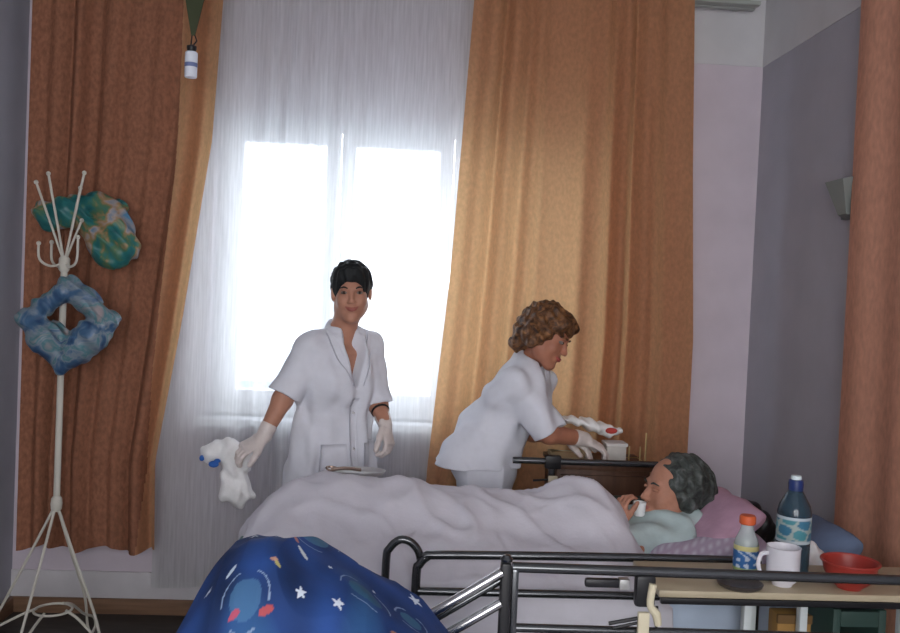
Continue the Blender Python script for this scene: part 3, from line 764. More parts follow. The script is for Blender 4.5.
for x in (NX0 + .03, NX1 - .03):
    for y in (NY0 + .03, NY1 - .03): MB().lathe([(.015, 0), (.015, .06)], (x, y, 0), 12).build('foot', BLACK, cb)
# items on it
tr = thing('tray', 'shallow beige tray on the bedside cabinet under the gloved hands', 'tray', (.72, 3.50, NZ))
MB().box((NX0 + .0, 3.42, NZ), (.80, 3.62, NZ + .008), .003).build('base', BEIGE, tr)
m = MB(); m.tube([(NX0 + .004, 3.424, NZ + .014), (.796, 3.424, NZ + .014), (.796, 3.616, NZ + .014), (NX0 + .004, 3.616, NZ + .014)], .006, 8, closed=True); m.build('rim', BEIGE, tr)
bxo = thing('tissue_box', 'small translucent white box on the bedside cabinet beside the gloved hand', 'box', (.90, 3.50, NZ))
MB().box((.865, 3.45, NZ), (.945, 3.53, NZ + .075), .006).build('box', mat('box_white', (.50, .48, .45), .5, var=.1, vscale=20), bxo)
MB().box((.86, 3.445, NZ + .066), (.95, 3.535, NZ + .080), .005).build('lid', mat('box_lid', (.6, .58, .56), .5), bxo)
dp = thing('crumpled_cloth', 'crumpled white cloth with a red patch held above the bedside cabinet', 'cloth', (.82, 3.56, .96))
s = SDF((.62, 3.44, .90), (1.0, 3.70, 1.08), .004)
s.ell((.835, 3.57, .985), (.085, .045, .022), frame((0, 1, 0), (.25, 0, 1)), .02); s.ell((.74, 3.58, 1.005), (.06, .03, .012), frame((0, 1, 0), (.1, 0, 1)), .02)
s.ell((.90, 3.57, .965), (.05, .035, .02), None, .02)
s.disp(lambda X, Y, Z: .005 * np.sin(90 * X + 60 * Y) + .003 * np.sin(170 * X + 90 * Z))
s.build('cloth', MATS['towel_white'], dp)
s = SDF((.84, 3.48, .93), (.96, 3.60, 1.02), .003); s.ell((.90, 3.535, .972), (.026, .012, .013), None, .01); s.build('red_patch', mat('red_print', (.45, .05, .04), .6), dp, label='red patch')
gr = thing('wire_rack', 'small brass wire rack at the right end of the bedside cabinet', 'rack', (.99, 3.5, NZ))
m = MB(); BR = mat('brass_wire', (.50, .38, .18), .35, metal=.6)
for x in (.955, 1.0, 1.022): MB().tube([(x, 3.45, NZ), (x, 3.45, NZ + (.07 if x < 1.01 else .125))], .0035, 8).build('upright', BR, gr)
MB().tube([(.955, 3.45, NZ + .005), (1.022, 3.45, NZ + .005), (1.022, 3.56, NZ + .005), (.955, 3.56, NZ + .005)], .003, 8, closed=True).build('base_ring', BR, gr)

# ------------------------------------------------------------------ the patient's bed
BX0, BX1, BY0, BY1 = -.42, 1.38, 2.47, 3.20
bed = thing('hospital_bed', 'hospital bed with chrome side rails in which the grey haired patient lies', 'bed', (.45, 2.84, 0))
FR = mat('frame_teal', (.06, .13, .13), .4)
MB().box((BX0, BY0 + .03, .34), (BX1, BY1 - .03, .42), .01).build('frame', FR, bed)
MB().box((BX0 + .02, BY0 + .02, .44), (BX1 - .02, BY1 - .02, .63), .05).build('mattress', mat('mattress_blue', (.35, .42, .52), .8), bed)
for x in (BX0 + .05, BX1 - .05):
    for y in (BY0 + .06, BY1 - .06):
        l = MB().box((x - .02, y - .02, .10), (x + .02, y + .02, .34), .004).build('leg', FR, bed)
        m = MB(); m.tube([(x, y - .012, .05), (x, y + .012, .05)], .05, 20); m.build('castor', BLACK, l)
MB().tube([(BX0 - .03, BY0 + .02, .30), (BX0 - .03, BY0 + .02, .66), (BX0 - .03, BY0 + .06, .70), (BX0 - .03, BY1 - .06, .70), (BX0 - .03, BY1 - .02, .66), (BX0 - .03, BY1 - .02, .30)], .014, 12).build('footboard', FR, bed)
MB().box((BX0 - .038, BY0 + .03, .40), (BX0 - .022, BY1 - .03, .69), .004).build('foot_panel', mat('foot_panel_teal', (.16, .26, .26), .5), bed)
MB().tube([(BX1 + .03, BY0 + .02, .30), (BX1 + .03, BY0 + .02, .62), (BX1 + .03, BY0 + .06, .66), (BX1 + .03, BY1 - .06, .66), (BX1 + .03, BY1 - .02, .62), (BX1 + .03, BY1 - .02, .30)], .014, 12).build('headboard', FR, bed)
# near rail with its hoop
YA = 2.405
ra = MB().tube([(.085, YA, .50), (.085, YA, .72), (.092, YA, .75), (.112, YA, .772), (.15, YA, .779), (.6, YA, .785), (1.05, YA, .785)], .0125, 12, smooth=4).build('side_rail', CHROME, bed)
MB().tube([(.0, YA + .012, .56), (.0, YA + .012, .755), (.008, YA + .012, .79), (.035, YA + .012, .815), (.065, YA + .012, .81), (.088, YA + .012, .785), (.098, YA + .012, .75)], .0115, 12, smooth=4).build('hoop', CHROME, ra)
MB().tube([(.085, YA, .677), (1.05, YA, .677)], .0115, 12).build('lower_bar', CHROME, ra)
MB().tube([(1.05, YA, .785), (1.05, YA, .40)], .0115, 12).build('post', CHROME, ra)
# far rail
YF = 3.275
rf = MB().tube([(.06, YF, .752), (1.00, YF, .752)], .0125, 12).build('side_rail', mat('rail_dark_green', (.045, .07, .065), .3, metal=.6), bed)
MB().tube([(.462, YF, .887), (1.02, YF, .887)], .0125, 12).build('upper_bar', CHROME, rf)
MB().tube([(1.02, YF, .887), (1.03, YF, .75), (1.03, YF, .40)], .011, 12).build('post', CHROME, rf)
MB().tube([(.612, YF, .887), (.615, YF, .40)], .013, 12).build('post', CHROME, rf)
MB().box((.597, YF - .022, .785), (.632, YF - .012, .835), .003).build('catch', BEIGE, rf, label='beige catch')
MB().box((.600, YF - .022, .690), (.628, YF - .012, .735), .003).build('catch', BEIGE, rf, label='beige catch')
MB().box((.585, YF - .018, .86), (.645, YF + .018, .91), .006).build('joint', BLACK, rf)
MB().tube([(.54, YF - .015, .815), (.60, YF - .015, .82)], .004, 8).build('lever', BLACK, rf)

# duvet as one surface: top and two hanging sides
def bump(x, c, w): return math.exp(-((x - c) / w) ** 2)
def duv_z(x, y):
    yn = (y - 2.84)
    z = .715
    z += .145 * bump(x, -.24, .30) * bump(yn, .02, .20) + .105 * bump(x, .15, .28) * bump(yn, .0, .22)
    z += .085 * bump(x, .42, .20) * bump(yn, .02, .24) + .150 * bump(x, .66, .15) * bump(yn, .0, .20)
    z += .012 * math.sin(9 * x + 5 * y) * bump(yn, 0, .4)
    e = max(0, abs(yn) - .24) / .14
    z -= .045 * min(1.2, e) ** 2
    z -= max(0, x - .76) * .45
    if x < -.30: z -= ((-.30 - x) / .14) ** 2 * .06
    n = mnoise.noise(Vector((x * 5, y * 9, 1.3))) * .016 + mnoise.noise(Vector((x * 14 + y * 8, y * 14 - x * 6, 4.3))) * .008
    r = 1 - abs(mnoise.noise(Vector((x * 4.5 + y * 5, y * 3.2 - x * 2.5, 7.7)))) * 2.4
    n += .012 * max(0, r) ** 3
    r = 1 - abs(mnoise.noise(Vector((x * 7.5 - y * 3, y * 6.2 + x * 3.5, 2.2)))) * 2.4
    n += .006 * max(0, r) ** 3
    return z + n
YN, YFR, XF, XH = 2.455, 3.225, -.455, .93
def duvet():
    nu, nt, nd = 190, 90, 34
    rows = []
    drop = lambda u: .33 + .015 * math.sin(9 * u)
    def rowpt(x, k):
        # k: 0..nd near drop, nd..nd+nt top, then far drop
        if k < nd:
            t = (nd - k) / nd; y = YN; z0 = duv_z(x, YN)
            w = math.sin(x * 16 + 1.2 * math.sin(5 * x)) * .010 * t + mnoise.noise(Vector((x * 7, t * 2.5, 9))) * .012 * t
            out = .028 * min(1, t * 8)
            return (x, y - out * .6 + w * .6 , z0 - t * drop(x) - .01 * min(1, t * 8))
        if k < nd + nt:
            v = (k - nd) / (nt - 1); y = YN + v * (YFR - YN); return (x, y, duv_z(x, y))
        t = (k - nd - nt + 1) / 8; return (x, YFR + .012 * min(1, t * 4), duv_z(x, YFR) - t * .12)
    nk = nd + nt + 8
    vs = []
    for i in range(nu):
        u = i / (nu - 1); x = XF + .02 + u * (XH - XF - .02)
        for k in range(nk):
            q = list(rowpt(x, k))
            # head edge is slack: cut back where the chest shows
            if u > .86:
                yy = min(max((q[1] - YN) / (YFR - YN), 0), 1)
                q[0] += (u - .86) / .14 * (.10 * (yy - .55) - .05)
            vs.append(q)
    # foot drop
    pre = []
    m_ = 22
    for j in range(m_, 0, -1):
        t = j / m_
        for k in range(nk):
            q = rowpt(XF + .02, k); base = vs[k]
            pre.append((XF + .02 - .03 * min(1, t * 5) + .008 * math.sin(q[1] * 30), q[1] if nd <= k < nd + nt else base[1], base[2] - t * (.24 if nd <= k < nd + nt else 0.02)))
    vs = pre + vs; NR = nu + m_
    fs = [[i * nk + k, i * nk + k + 1, (i + 1) * nk + k + 1, (i + 1) * nk + k] for i in range(NR - 1) for k in range(nk - 1)]
    return vs, fs
vs, fs = duvet()
dv = link('duvet', vs, fs, SHEET, None, loc=(.15, 2.84, .70))
sm = dv.modifiers.new('thick', 'SOLIDIFY'); sm.thickness = .010; sm.offset = -1
tag(dv, 'crumpled white duvet spread over the patient’s hospital bed', 'duvet')
# sheet on the head half, hanging down the near side
vs = []; nu, nk = 90, 50
for i in range(nu):
    x = .60 + .78 * i / (nu - 1)
    for k in range(nk):
        t = k / (nk - 1)
        if t < .4: y = 2.475; z = .645 - (.4 - t) / .4 * .26; y -= .008 + .006 * math.sin(40 * x) * (1 - t / .4)
        else: y = 2.475 + (t - .4) / .6 * .70; z = .648 + .004 * mnoise.noise(Vector((x * 12, y * 12, 0)))
        vs.append((x, y, z))
fs = [[i * nk + k, i * nk + k + 1, (i + 1) * nk + k + 1, (i + 1) * nk + k] for i in range(nu - 1) for k in range(nk - 1)]
tag(link('bed_sheet', vs, fs, mat('pale_blue_sheet', (.42, .50, .62), .8, var=.05, vscale=15, bump=.2), None, loc=(1, 2.8, .64)), 'pale blue sheet on the mattress hanging beneath the table top', 'bed sheet')

# pillows
def pillow(name, label, c, r, R, m, seed=1, dep=.004):
    s = SDF(V(*c) - (np.abs(R) @ V(*r)) - .03, V(*c) + (np.abs(R) @ V(*r)) + .03, .005)
    r = V(*r); cc = V(*c)
    def fn(X, Y, Z):
        x, y, z = X - cc[0], Y - cc[1], Z - cc[2]
        l = [(x * R[0, i] + y * R[1, i] + z * R[2, i]) / r[i] for i in range(3)]
        a = np.clip(1 - l[0] ** 4, 0, 1) * np.clip(1 - l[1] ** 4, 0, 1)
        th = np.sqrt(a) * .85 + .15
        inn = np.maximum(np.abs(l[0]), np.abs(l[1])) - 1
        return np.maximum((np.abs(l[2]) - th) * r[2] * .8, inn * r[0] * .8)
    e = np.abs(R) @ r; s.put(fn, cc - e, cc + e, .01)
    g = random.Random(seed); q = [(g.uniform(-45, 45), g.uniform(-45, 45), g.uniform(-45, 45), g.uniform(0, 6)) for _ in range(4)]
    s.disp(lambda X, Y, Z: sum(dep / 2 * np.sin(a * X + b * Y + d * Z + f) for a, b, d, f in q))
    return tag(s.build(name, m, iters=3, loc=(c[0], c[1], c[2] - r[2])), label, 'pillow')
def checks(name, a, b):
    m = mat(name, a, .85, bump=.2); nt = m.node_tree; N = nt.nodes; L = nt.links
    tc = N.new('ShaderNodeTexCoord'); mp = N.new('ShaderNodeMapping'); mp.inputs['Rotation'].default_value = (.3, .4, .6)
    w1 = N.new('ShaderNodeTexWave'); w1.inputs['Scale'].default_value = 14; w2 = N.new('ShaderNodeTexWave'); w2.inputs['Scale'].default_value = 14; w2.bands_direction = 'Z'
    L.new(tc.outputs['Object'], mp.inputs[0]); L.new(mp.outputs[0], w1.inputs[0]); L.new(mp.outputs[0], w2.inputs[0])
    ad = N.new('ShaderNodeMath'); ad.operation = 'MULTIPLY'; L.new(w1.outputs['Fac'], ad.inputs[0]); L.new(w2.outputs['Fac'], ad.inputs[1])
    mx = N.new('ShaderNodeMix'); mx.data_type = 'RGBA'; L.new(ad.outputs[0], mx.inputs[0]); mx.inputs[6].default_value = (*b, 1); mx.inputs[7].default_value = (*a, 1)
    L.new(mx.outputs[2], N['Principled BSDF'].inputs['Base Color']); return m
pillow('pillow', 'checked pale lilac pillow under the patient’s shoulders, nearest the camera', (.995, 2.71, .715), (.19, .17, .065), frame((0, 1, 0), (-.22, -.12, 1)),
       checks('lilac_check', (.62, .60, .68), (.46, .38, .50)), 3)
pillow('pillow', 'pink pillow standing tilted behind the patient’s grey head', (1.055, 2.80, .792), (.125, .20, .042), frame((0, 1, 0), (-.60, -.30, .75)),
       mat('pink_cotton', (.56, .35, .46), .85, var=.1, vscale=14, bump=.3), 8, .005)
pillow('pillow', 'flat blue pillow at the head end of the bed against the right wall', (1.375, 2.70, .745), (.09, .14, .06), frame((0, 1, 0), (-.7, -.15, .75)),
       mat('blue_cotton', (.11, .15, .24), .8, var=.1, vscale=14, bump=.3), 5)
# crumpled white cloth and dark bag beside it
s = SDF((1.16, 2.44, .63), (1.44, 2.66, .85), .004); s.ell((1.285, 2.55, .715), (.06, .05, .055), None, .02); s.ell((1.32, 2.55, .69), (.05, .05, .035), None, .03); s.ell((1.28, 2.55, .77), (.03, .03, .035), None, .03)
s.disp(lambda X, Y, Z: .006 * np.abs(np.sin(60 * X + 50 * Z)) + .004 * np.sin(120 * X - 60 * Z) - .003)
tag(s.build('crumpled_cloth', MATS['towel_white'], loc=(1.24, 2.55, .65)), 'crumpled white cloth on the bed right of the tall water bottle', 'cloth')
s = SDF((1.12, 2.84, .62), (1.42, 3.12, .90), .005); s.ell((1.27, 2.98, .72), (.085, .06, .085), None, .02); s.ell((1.24, 2.97, .80), (.05, .04, .03), None, .02)
s.disp(lambda X, Y, Z: .005 * np.sin(60 * X + 50 * Z) + .003 * np.sin(110 * X - 60 * Z))
hb = tag(s.build('handbag', BLACK, loc=(1.27, 2.98, .64)), 'small black soft bag behind the pink pillow', 'bag')

# ---- the patient
nP = thing('person', 'grey haired patient lying in bed facing left, sipping from a small white cup', 'person', (.55, 2.86, .66))
cP = V(.942, 2.86, .882); RP = frame((-.97, -.20, .10), (.12, 0, 1))
s = SDF((-.42, 2.58, .62), (1.12, 3.12, 1.02), .0045)
head(s, cP, RP)
s.cone(cP + V(.02, 0, -.05), V(.965, 2.86, .775), .050, .052, .03)
s.econe(V(.92, 2.86, .735), V(.72, 2.86, .715), .16, .065, .14, .06, (0, 1, 0), .05)
s.econe(V(.72, 2.86, .715), V(.45, 2.86, .70), .14, .06, .16, .065, (0, 1, 0), .05)
for sg in (-1, 1):
    limb(s, [V(.45, 2.86 + .08 * sg, .70), V(.05, 2.86 + .08 * sg, .735), V(-.24, 2.86 + .06 * sg, .69)], [.068, .05, .035], .03)
    s.cone(V(-.24, 2.86 + .06 * sg, .69), V(-.28, 2.86 + .07 * sg, .75), .034, .026, .02)
shP, elP, wrP = V(.90, 2.74, .745), V(.72, 2.665, .73), V(.750, 2.80, .775)
limb(s, [shP, elP, wrP], [.045, .036, .024])
limb(s, [V(.90, 2.99, .745), V(.66, 3.03, .71), V(.48, 2.98, .70)], [.045, .036, .024])
hand(s, wrP, V(.10, .10, .95), V(-.9, -.4, .1), -1, curl=.75, sc=.85, thumb=.5)
s.ell(cP + V(-.25, 0, 0), (.01, .01, .01))
s.build('body', SKIN3, nP, iters=2)
face_parts(nP, cP, RP, MATS['dark_iris'], GREYHAIR, mat('lips_c', (.34, .12, .10), .5), smile=0, closed=True, lidm=SKIN3)
s = SDF(cP - .17, cP + .17, .004); p = lambda x, y, z: cP + RP @ V(x, y, z)
s.ell(p(0, -.035, .036), (.090, .098, .092), RP, .01); s.ell(p(0, -.10, .005), (.07, .055, .075), RP, .03)
for sg in (-1, 1): s.ell(p(sg * .076, -.025, -.02), (.022, .032, .04), RP, .02)
s.ell(p(0, .105, -.03), (.075, .085, .10), RP, .012, sub=True); s.ell(p(0, .03, -.13), (.10, .09, .07), RP, .02, sub=True)
s.disp(lambda X, Y, Z: .004 * np.sin(80 * X + 50 * Z + 2 * np.sin(40 * Y)) * np.sin(60 * Z - 30 * Y) + .002 * np.sin(190 * X + 70 * Y))
s.build('hair', GREYHAIR, nP, iters=1)
s = SDF((.60, 2.58, .62), (1.10, 3.12, .88), .0045)
s.econe(V(.955, 2.86, .745), V(.70, 2.86, .720), .185, .078, .165, .072, (0, 1, 0), .05)
s.cone(shP + V(.01, 0, 0), elP + (wrP - elP) * .2, .056, .046, .03); s.cone(elP, elP + (wrP - elP) * .45, .046, .038, .03); s.cone(V(.90, 2.98, .745), V(.68, 3.02, .715), .056, .05, .03)
s.ell(V(.965, 2.84, .80), (.07, .09, .035), None, .04)
s.disp(folds(.008, 31, 60, 60))
s.build('nightgown', mat('mint_nightgown', (.42, .52, .52), .8, var=.1, vscale=18, bump=.3), nP)
cup = thing('cup', 'tiny white cup at the patient’s lips', 'cup', (.838, 2.825, .81))
MB().lathe([(.001, .0), (.015, 0), (.018, .004), (.022, .045), (.0205, .045), (.016, .006), (.001, .005)], (.818, 2.80, .807), 20).build('bowl', mat('white_plastic', (.75, .77, .78), .4), cup)

# steel dish on the duvet
dz = max(duv_z(-.14 + a, 3.0 + b) for a in (-.08, 0, .08) for b in (-.05, 0, .05)) + .004
ds = thing('steel_dish', 'shallow oval steel dish lying on the duvet before the standing person', 'dish', (-.14, 3.0, dz))
MB().lathe([(.001, 0), (.06, 0), (.085, .006), (.094, .016), (.097, .017), (.094, .013), (.084, .003), (.06, -.003), (.001, -.003)], (-.11, 3.0, dz + .003), 32, 1, .6).build('dish', mat('steel_satin', (.6, .6, .6), .35, metal=.7), ds)
m = MB(); m.tube([(-.20, 2.97, dz + .024), (-.15, 2.98, dz + .028), (-.10, 3.0, dz + .020)], .006, 8, smooth=4); m.tube([(-.20, 2.96, dz + .022), (-.215, 2.97, dz + .03), (-.205, 2.99, dz + .03), (-.18, 2.985, dz + .026)], .004, 8, closed=True, smooth=3)
tag(m.build('scissors', mat('scissor_steel', (.30, .22, .18), .3, metal=.8), loc=(-.18, 2.98, dz)), 'small dark metal scissors lying in the steel dish', 'scissors')

# ------------------------------------------------------------------ table between the beds
TX0, TX1, TY0, TY1, TZ = .68, 1.52, 2.12, 2.365, .79
tb = thing('side_table', 'narrow cream topped side table between the two beds, carrying bottles and a mug', 'table', (1.1, 2.2, 0))
MB().box((TX0, TY0, TZ - .018), (TX1, TY1, TZ), .004).build('table_top', mat('cream_laminate', (.40, .34, .235), .4, var=.06, vscale=8), tb)
MB().box((TX0 + .005, TY0 - .003, TZ - .034), (TX1, TY0 + .012, TZ - .0185), .003).build('edge_strip', BLACK, tb)
WT = mat('white_tube', (.55, .60, .60), .4)
for x in (.922, 1.068): MB().box((x - .010, TY0 + .03, 0), (x + .010, TY0 + .055, TZ - .018), .003).build('leg', WT, tb)
for x in (1.01, 1.44): MB().box((x - .010, TY1 - .04, 0), (x + .010, TY1 - .015, TZ - .018), .003).build('leg', WT, tb)
MB().box((1.078, TY0 + .03, TZ - .036), (1.16, TY0 + .055, TZ - .019), .003).build('crossbar', WT, tb)
MB().box((.932, TY0 + .034, .52), (1.058, TY0 + .052, .535), .003).build('crossbar', WT, tb)
# things seen beneath it
cbx = thing('cardboard_box', 'brown cardboard box standing under the side table', 'box', (1.05, 2.25, 0))
MB().box((1.015, 2.183, 0), (1.105, 2.24, .712), .004).build('carton', mat('cardboard', (.30, .17, .05), .8, var=.1, vscale=10), cbx)
MB().box((1.014, 2.179, .69), (1.106, 2.19, .713), .002).build('flap', mat('cardboard_dark', (.14, .08, .03), .8), cbx)
cre = thing('plastic_crate', 'dark green slatted plastic crate under the right end of the table', 'crate', (1.22, 2.25, 0))
GC = mat('dark_green_plastic', (.03, .06, .05), .5)
for x in (1.15, 1.27): MB().box((x - .01, 2.14, 0), (x + .01, 2.34, .745), .004).build('side', GC, cre)
for z in (.04, .18, .32, .46, .60, .70):
    MB().box((1.16, 2.14, z), (1.26, 2.155, z + .04), .003).build('slat', GC, cre); MB().box((1.16, 2.325, z), (1.26, 2.34, z + .04), .003).build('slat', GC, cre)
MB().box((1.16, 2.15, .0), (1.26, 2.33, .02), .003).build('base', GC, cre)

# glass bottle with an orange cap
def label_band(name, c, r, z0, z1, parent, fn, n=64, nz=24):
    vs = []; cs = []
    for j in range(nz):
        for i in range(n):
            a = i / n * 2 * PI; z = z0 + (z1 - z0) * j / (nz - 1)
            vs.append((c[0] + r * math.cos(a), c[1] + r * math.sin(a), c[2] + z)); cs.append(fn(a, j / (nz - 1)))
    fs = [[j * n + i, j * n + (i + 1) % n, (j + 1) * n + (i + 1) % n, (j + 1) * n + i] for j in range(nz - 1) for i in range(n)]
    return link(name, vs, fs, mat('printed_label', (.5, .5, .5), .5, attr='Col'), parent, colors=np.array(cs))
c0 = (.965, 2.285, TZ)
g = thing('glass_bottle', 'clear glass bottle with orange red cap and blue label on the side table', 'bottle', c0)
MB().lathe([(.001, .001), (.027, .0), (.031, .005), (.032, .075), (.029, .090), (.020, .110), (.0165, .122), (.0165, .132)], c0).build('glass', glassy('clear_glass', (.65, .72, .72), .55), g)
MB().lathe([(.019, .130), (.0215, .133), (.0215, .150), (.019, .154), (.001, .155)], c0).build('cap', mat('orange_cap', (.55, .10, .03), .5), g)
def lab1(a, v):
    if v > .82: return (.55, .50, .22)
    if v < .12: return (.25, .32, .12)
    w = math.sin(a * 5 + 2 * math.sin(v * 9)) * math.cos(v * 11 + a * 3)
    return (.45, .52, .62) if w > .42 else (.03, .12, .32)
label_band('label_strip', c0, .0328, .010, .076, g, lab1)
# tall water bottle
c1 = (1.095, 2.29, TZ)
b = thing('water_bottle', 'tall dark blue plastic water bottle with white cap behind the mug', 'bottle', c1)
MB().lathe([(.001, .003), (.034, .0), (.043, .008), (.044, .11), (.042, .118), (.044, .125), (.044, .165), (.040, .185), (.028, .208), (.020, .222), (.0165, .235), (.0165, .242)], c1).build('bottle_body', glassy('blue_pet', (.035, .07, .10), .35, .12), b)
MB().lathe([(.0168, .218), (.019, .220), (.020, .242), (.018, .252), (.014, .254), (.001, .254)], c1).build('cap', mat('navy_cap', (.015, .03, .12), .4), b)
MB().lathe([(.013, .253), (.014, .256), (.013, .264), (.001, .265)], c1).build('cap_top', mat('pale_cap', (.65, .75, .78), .4), b)
def lab2(a, v):
    w = math.sin(a * 4 + 5 * v) + math.cos(v * 9 - a * 2)
    if v < .12 or v > .9: return (.42, .48, .52)
    return (.06, .22, .26) if w > .5 else ((.30, .36, .34) if w > -.4 else (.04, .15, .24))
label_band('label_strip', c1, .0448, .088, .158, b, lab2)
# mug
c2 = (1.022, 2.185, TZ)
mg = thing('mug', 'white mug with its handle to the left at the front of the side table', 'mug', c2)
MB().lathe([(.001, .0), (.024, 0), (.026, .006), (.035, .014), (.041, .03), (.042, .098), (.043, .100), (.0405, .100), (.039, .095), (.037, .03), (.03, .016), (.001, .012)], c2, 36).build('mug_body', mat('white_ceramic', (.72, .71, .76), .25), mg)
MB().tube([(c2[0] - .040, c2[1], TZ + .082), (c2[0] - .060, c2[1] - .004, TZ + .080), (c2[0] - .068, c2[1] - .006, TZ + .055), (c2[0] - .058, c2[1] - .004, TZ + .030), (c2[0] - .038, c2[1], TZ + .026)], .0055, 10, smooth=5).build('handle', MATS['white_ceramic'], mg)
# red bowl
c3 = (1.195, 2.175, TZ)
rb = thing('bowl', 'red plastic bowl at the right end of the side table', 'bowl', c3)
MB().lathe([(.001, .0), (.03, 0), (.032, .004), (.050, .018), (.063, .042), (.068, .066), (.0705, .067), (.0705, .070), (.066, .069), (.060, .044), (.047, .022), (.03, .008), (.001, .006)], c3, 40).build('bowl_body', mat('red_plastic', (.34, .04, .03), .35), rb)
MB().tube([(c3[0] + .0705 * math.cos(t), c3[1] + .0705 * math.sin(t), TZ + .0690) for t in np.linspace(0, 2 * PI, 33)[:-1]], .003, 8, closed=True).build('rim', MATS['red_plastic'], rb)
# spoon / lens cap dark thing left of mug: small dark folded glasses case
tag(MB().lathe([(.001, 0), (.045, 0), (.055, .006), (.058, .013), (.054, .014), (.045, .008), (.001, .006)], (.90, 2.16, TZ), 30).build('saucer', mat('dark_saucer', (.06, .05, .045), .4), loc=(.90, 2.16, TZ)), 'dark saucer on the side table left of the mug', 'saucer')

# ------------------------------------------------------------------ the foreground bed
fb = thing('hospital_bed', 'nearest hospital bed with black folding side rail, under the blue star quilt', 'bed', (.5, 1.4, 0))
FX0, FX1, FY0, FY1 = -.52, 1.42, .95, 1.82
MB().box((FX0, FY0 + .03, .34), (FX1, FY1 - .03, .42), .01).build('frame', FR, fb)
MB().box((FX0 + .02, FY0, .43), (FX1 - .02, FY1, .60), .05).build('mattress', SHEET, fb)
for x in (FX0 + .05, FX1 - .05):
    for y in (FY0 + .06, FY1 - .06):
        l = MB().box((x - .02, y - .02, .10), (x + .02, y + .02, .34), .004).build('leg', FR, fb)
        m = MB(); m.tube([(x, y - .012, .05), (x, y + .012, .05)], .05, 20); m.build('castor', BLACK, l)
MB().tube([(FX0 - .02, FY0 + .02, .30), (FX0 - .02, FY0 + .02, .74), (FX0 - .02, FY0 + .06, .78), (FX0 - .02, FY1 - .06, .78), (FX0 - .02, FY1 - .02, .74), (FX0 - .02, FY1 - .02, .30)], .014, 12).build('footboard', FR, fb)
YR = 1.88
sr = MB().tube([(.275, YR, .914), (1.55, YR, .902)], .0115, 12).build('side_rail', CHROME, fb)
MB().tube([(.275, YR, .781), (1.55, YR, .770)], .0095, 12).build('lower_bar', CHROME, sr)
MB().box((.250, YR - .016, .44), (.272, YR + .016, .925), .006).build('post', BLACK, sr)
MB().box((.274, YR - .012, .44), (.289, YR + .012, .912), .005).build('post', CHROME, sr)
MB().lathe([(.001, .0), (.012, .002), (.014, .008), (.008, .016), (.001, .018)], (.262, YR, .924), 16).build('knob', CHROME, sr)
MB().tube([(.252, YR - .01, .905), (.085, YR - .01, .80)], .0105, 12).build('strut', CHROME2, sr, label='bright chrome strut')
MB().tube([(.252, YR + .014, .88), (.085, YR + .014, .775)], .009, 12).build('strut', CHROME, sr)
MB().tube([(.252, YR - .01, .838), (.085, YR - .01, .735)], .0105, 12).build('strut', CHROME2, sr, label='bright chrome strut')
MB().box((.436, YR - .008, .874), (.515, YR + .010, .894), .007).build('lever', BLACK, sr)
MB().box((.511, YR - .011, .872), (.534, YR + .012, .895), .003).build('buckle', mat('grey_steel', (.35, .35, .34), .4, metal=.5), sr)
MB().box((.548, YR - .014, .835), (.592, YR + .014, .905), .008).build('joint', BLACK, sr)
MB().tube([(.583, YR - .018, .89), (.578, YR - .02, .845), (.592, YR - .02, .825), (.598, YR - .018, .80)], [.009, .008, .010, .008], 10, smooth=4).build('latch', BEIGE, sr, label='beige latch')
MB().box((.552, YR - .024, .765), (.578, YR - .012, .828), .004).build('catch', BEIGE, sr, label='beige catch')
MB().tube([(.49, YR - .015, .800), (.555, YR - .015, .813)], .0045, 8).tube([(.50, YR - .015, .79), (.555, YR - .015, .803)], .0035, 8).build('link_rod', BLACK, sr)
MB().box((.560, YR - .01, .44), (.58, YR + .01, .77), .004).build('post', CHROME, sr)
MB().tube([(.60, YR, .835), (.60, YR, .60)], .003, 8).build('cable', BLACK, sr)
MB().tube([(.592, YR - .002, .841), (1.55, YR - .002, .838)], .0075, 12).build('middle_bar', BLACK, sr) if False else None

# blue star quilt heaped on its foot
def qz(x, y):
    z = .62
    pk = np.interp(x, [-.52, -.40, -.365, -.32, -.285, -.248, -.212, -.166, -.093, -.029, .026, .072, .108, .16, .24], [.52, .81, .885, .972, 1.028, 1.054, 1.056, 1.034, 1.004, .975, .933, .90, .86, .80, .62])
    yy = (y - 1.60) / .30
    f = max(0, 1 - abs(yy) ** 2.6)
    z = .61 + (pk - .61) * f
    n = mnoise.noise(Vector((x * 6, y * 6, 3))) * .03 + mnoise.noise(Vector((x * 13 + y * 4, y * 13, 5))) * .012
    r = 1 - abs(mnoise.noise(Vector((x * 6.5 - y * 2.5, y * 3.5 + x * 1.5, 9)))) * 2.2
    n += .018 * max(0, r) ** 2
    return z + (n - .005) * (.3 + .5 * f)
stars = [(.059, 1.676, .015, .3), (-.078, 1.478, .012, 1.1), (-.02, 1.592, .004, 0), (-.141, 1.475, .011, 2.), (.11, 1.60, .005, 1), (-.05, 1.66, .007, .5), (-.30, 1.50, .006, 2), (.00, 1.45, .009, .9),
         (-.10, 1.57, .005, .2), (.08, 1.50, .011, 1.7), (-.36, 1.56, .009, 2.4), (-.22, 1.35, .014, .4), (-.05, 1.33, .014, 1.), (.12, 1.36, .012, 2.2), (-.25, 1.66, .010, .7), (-.12, 1.74, .012, 1.9), (.04, 1.80, .010, .1)]
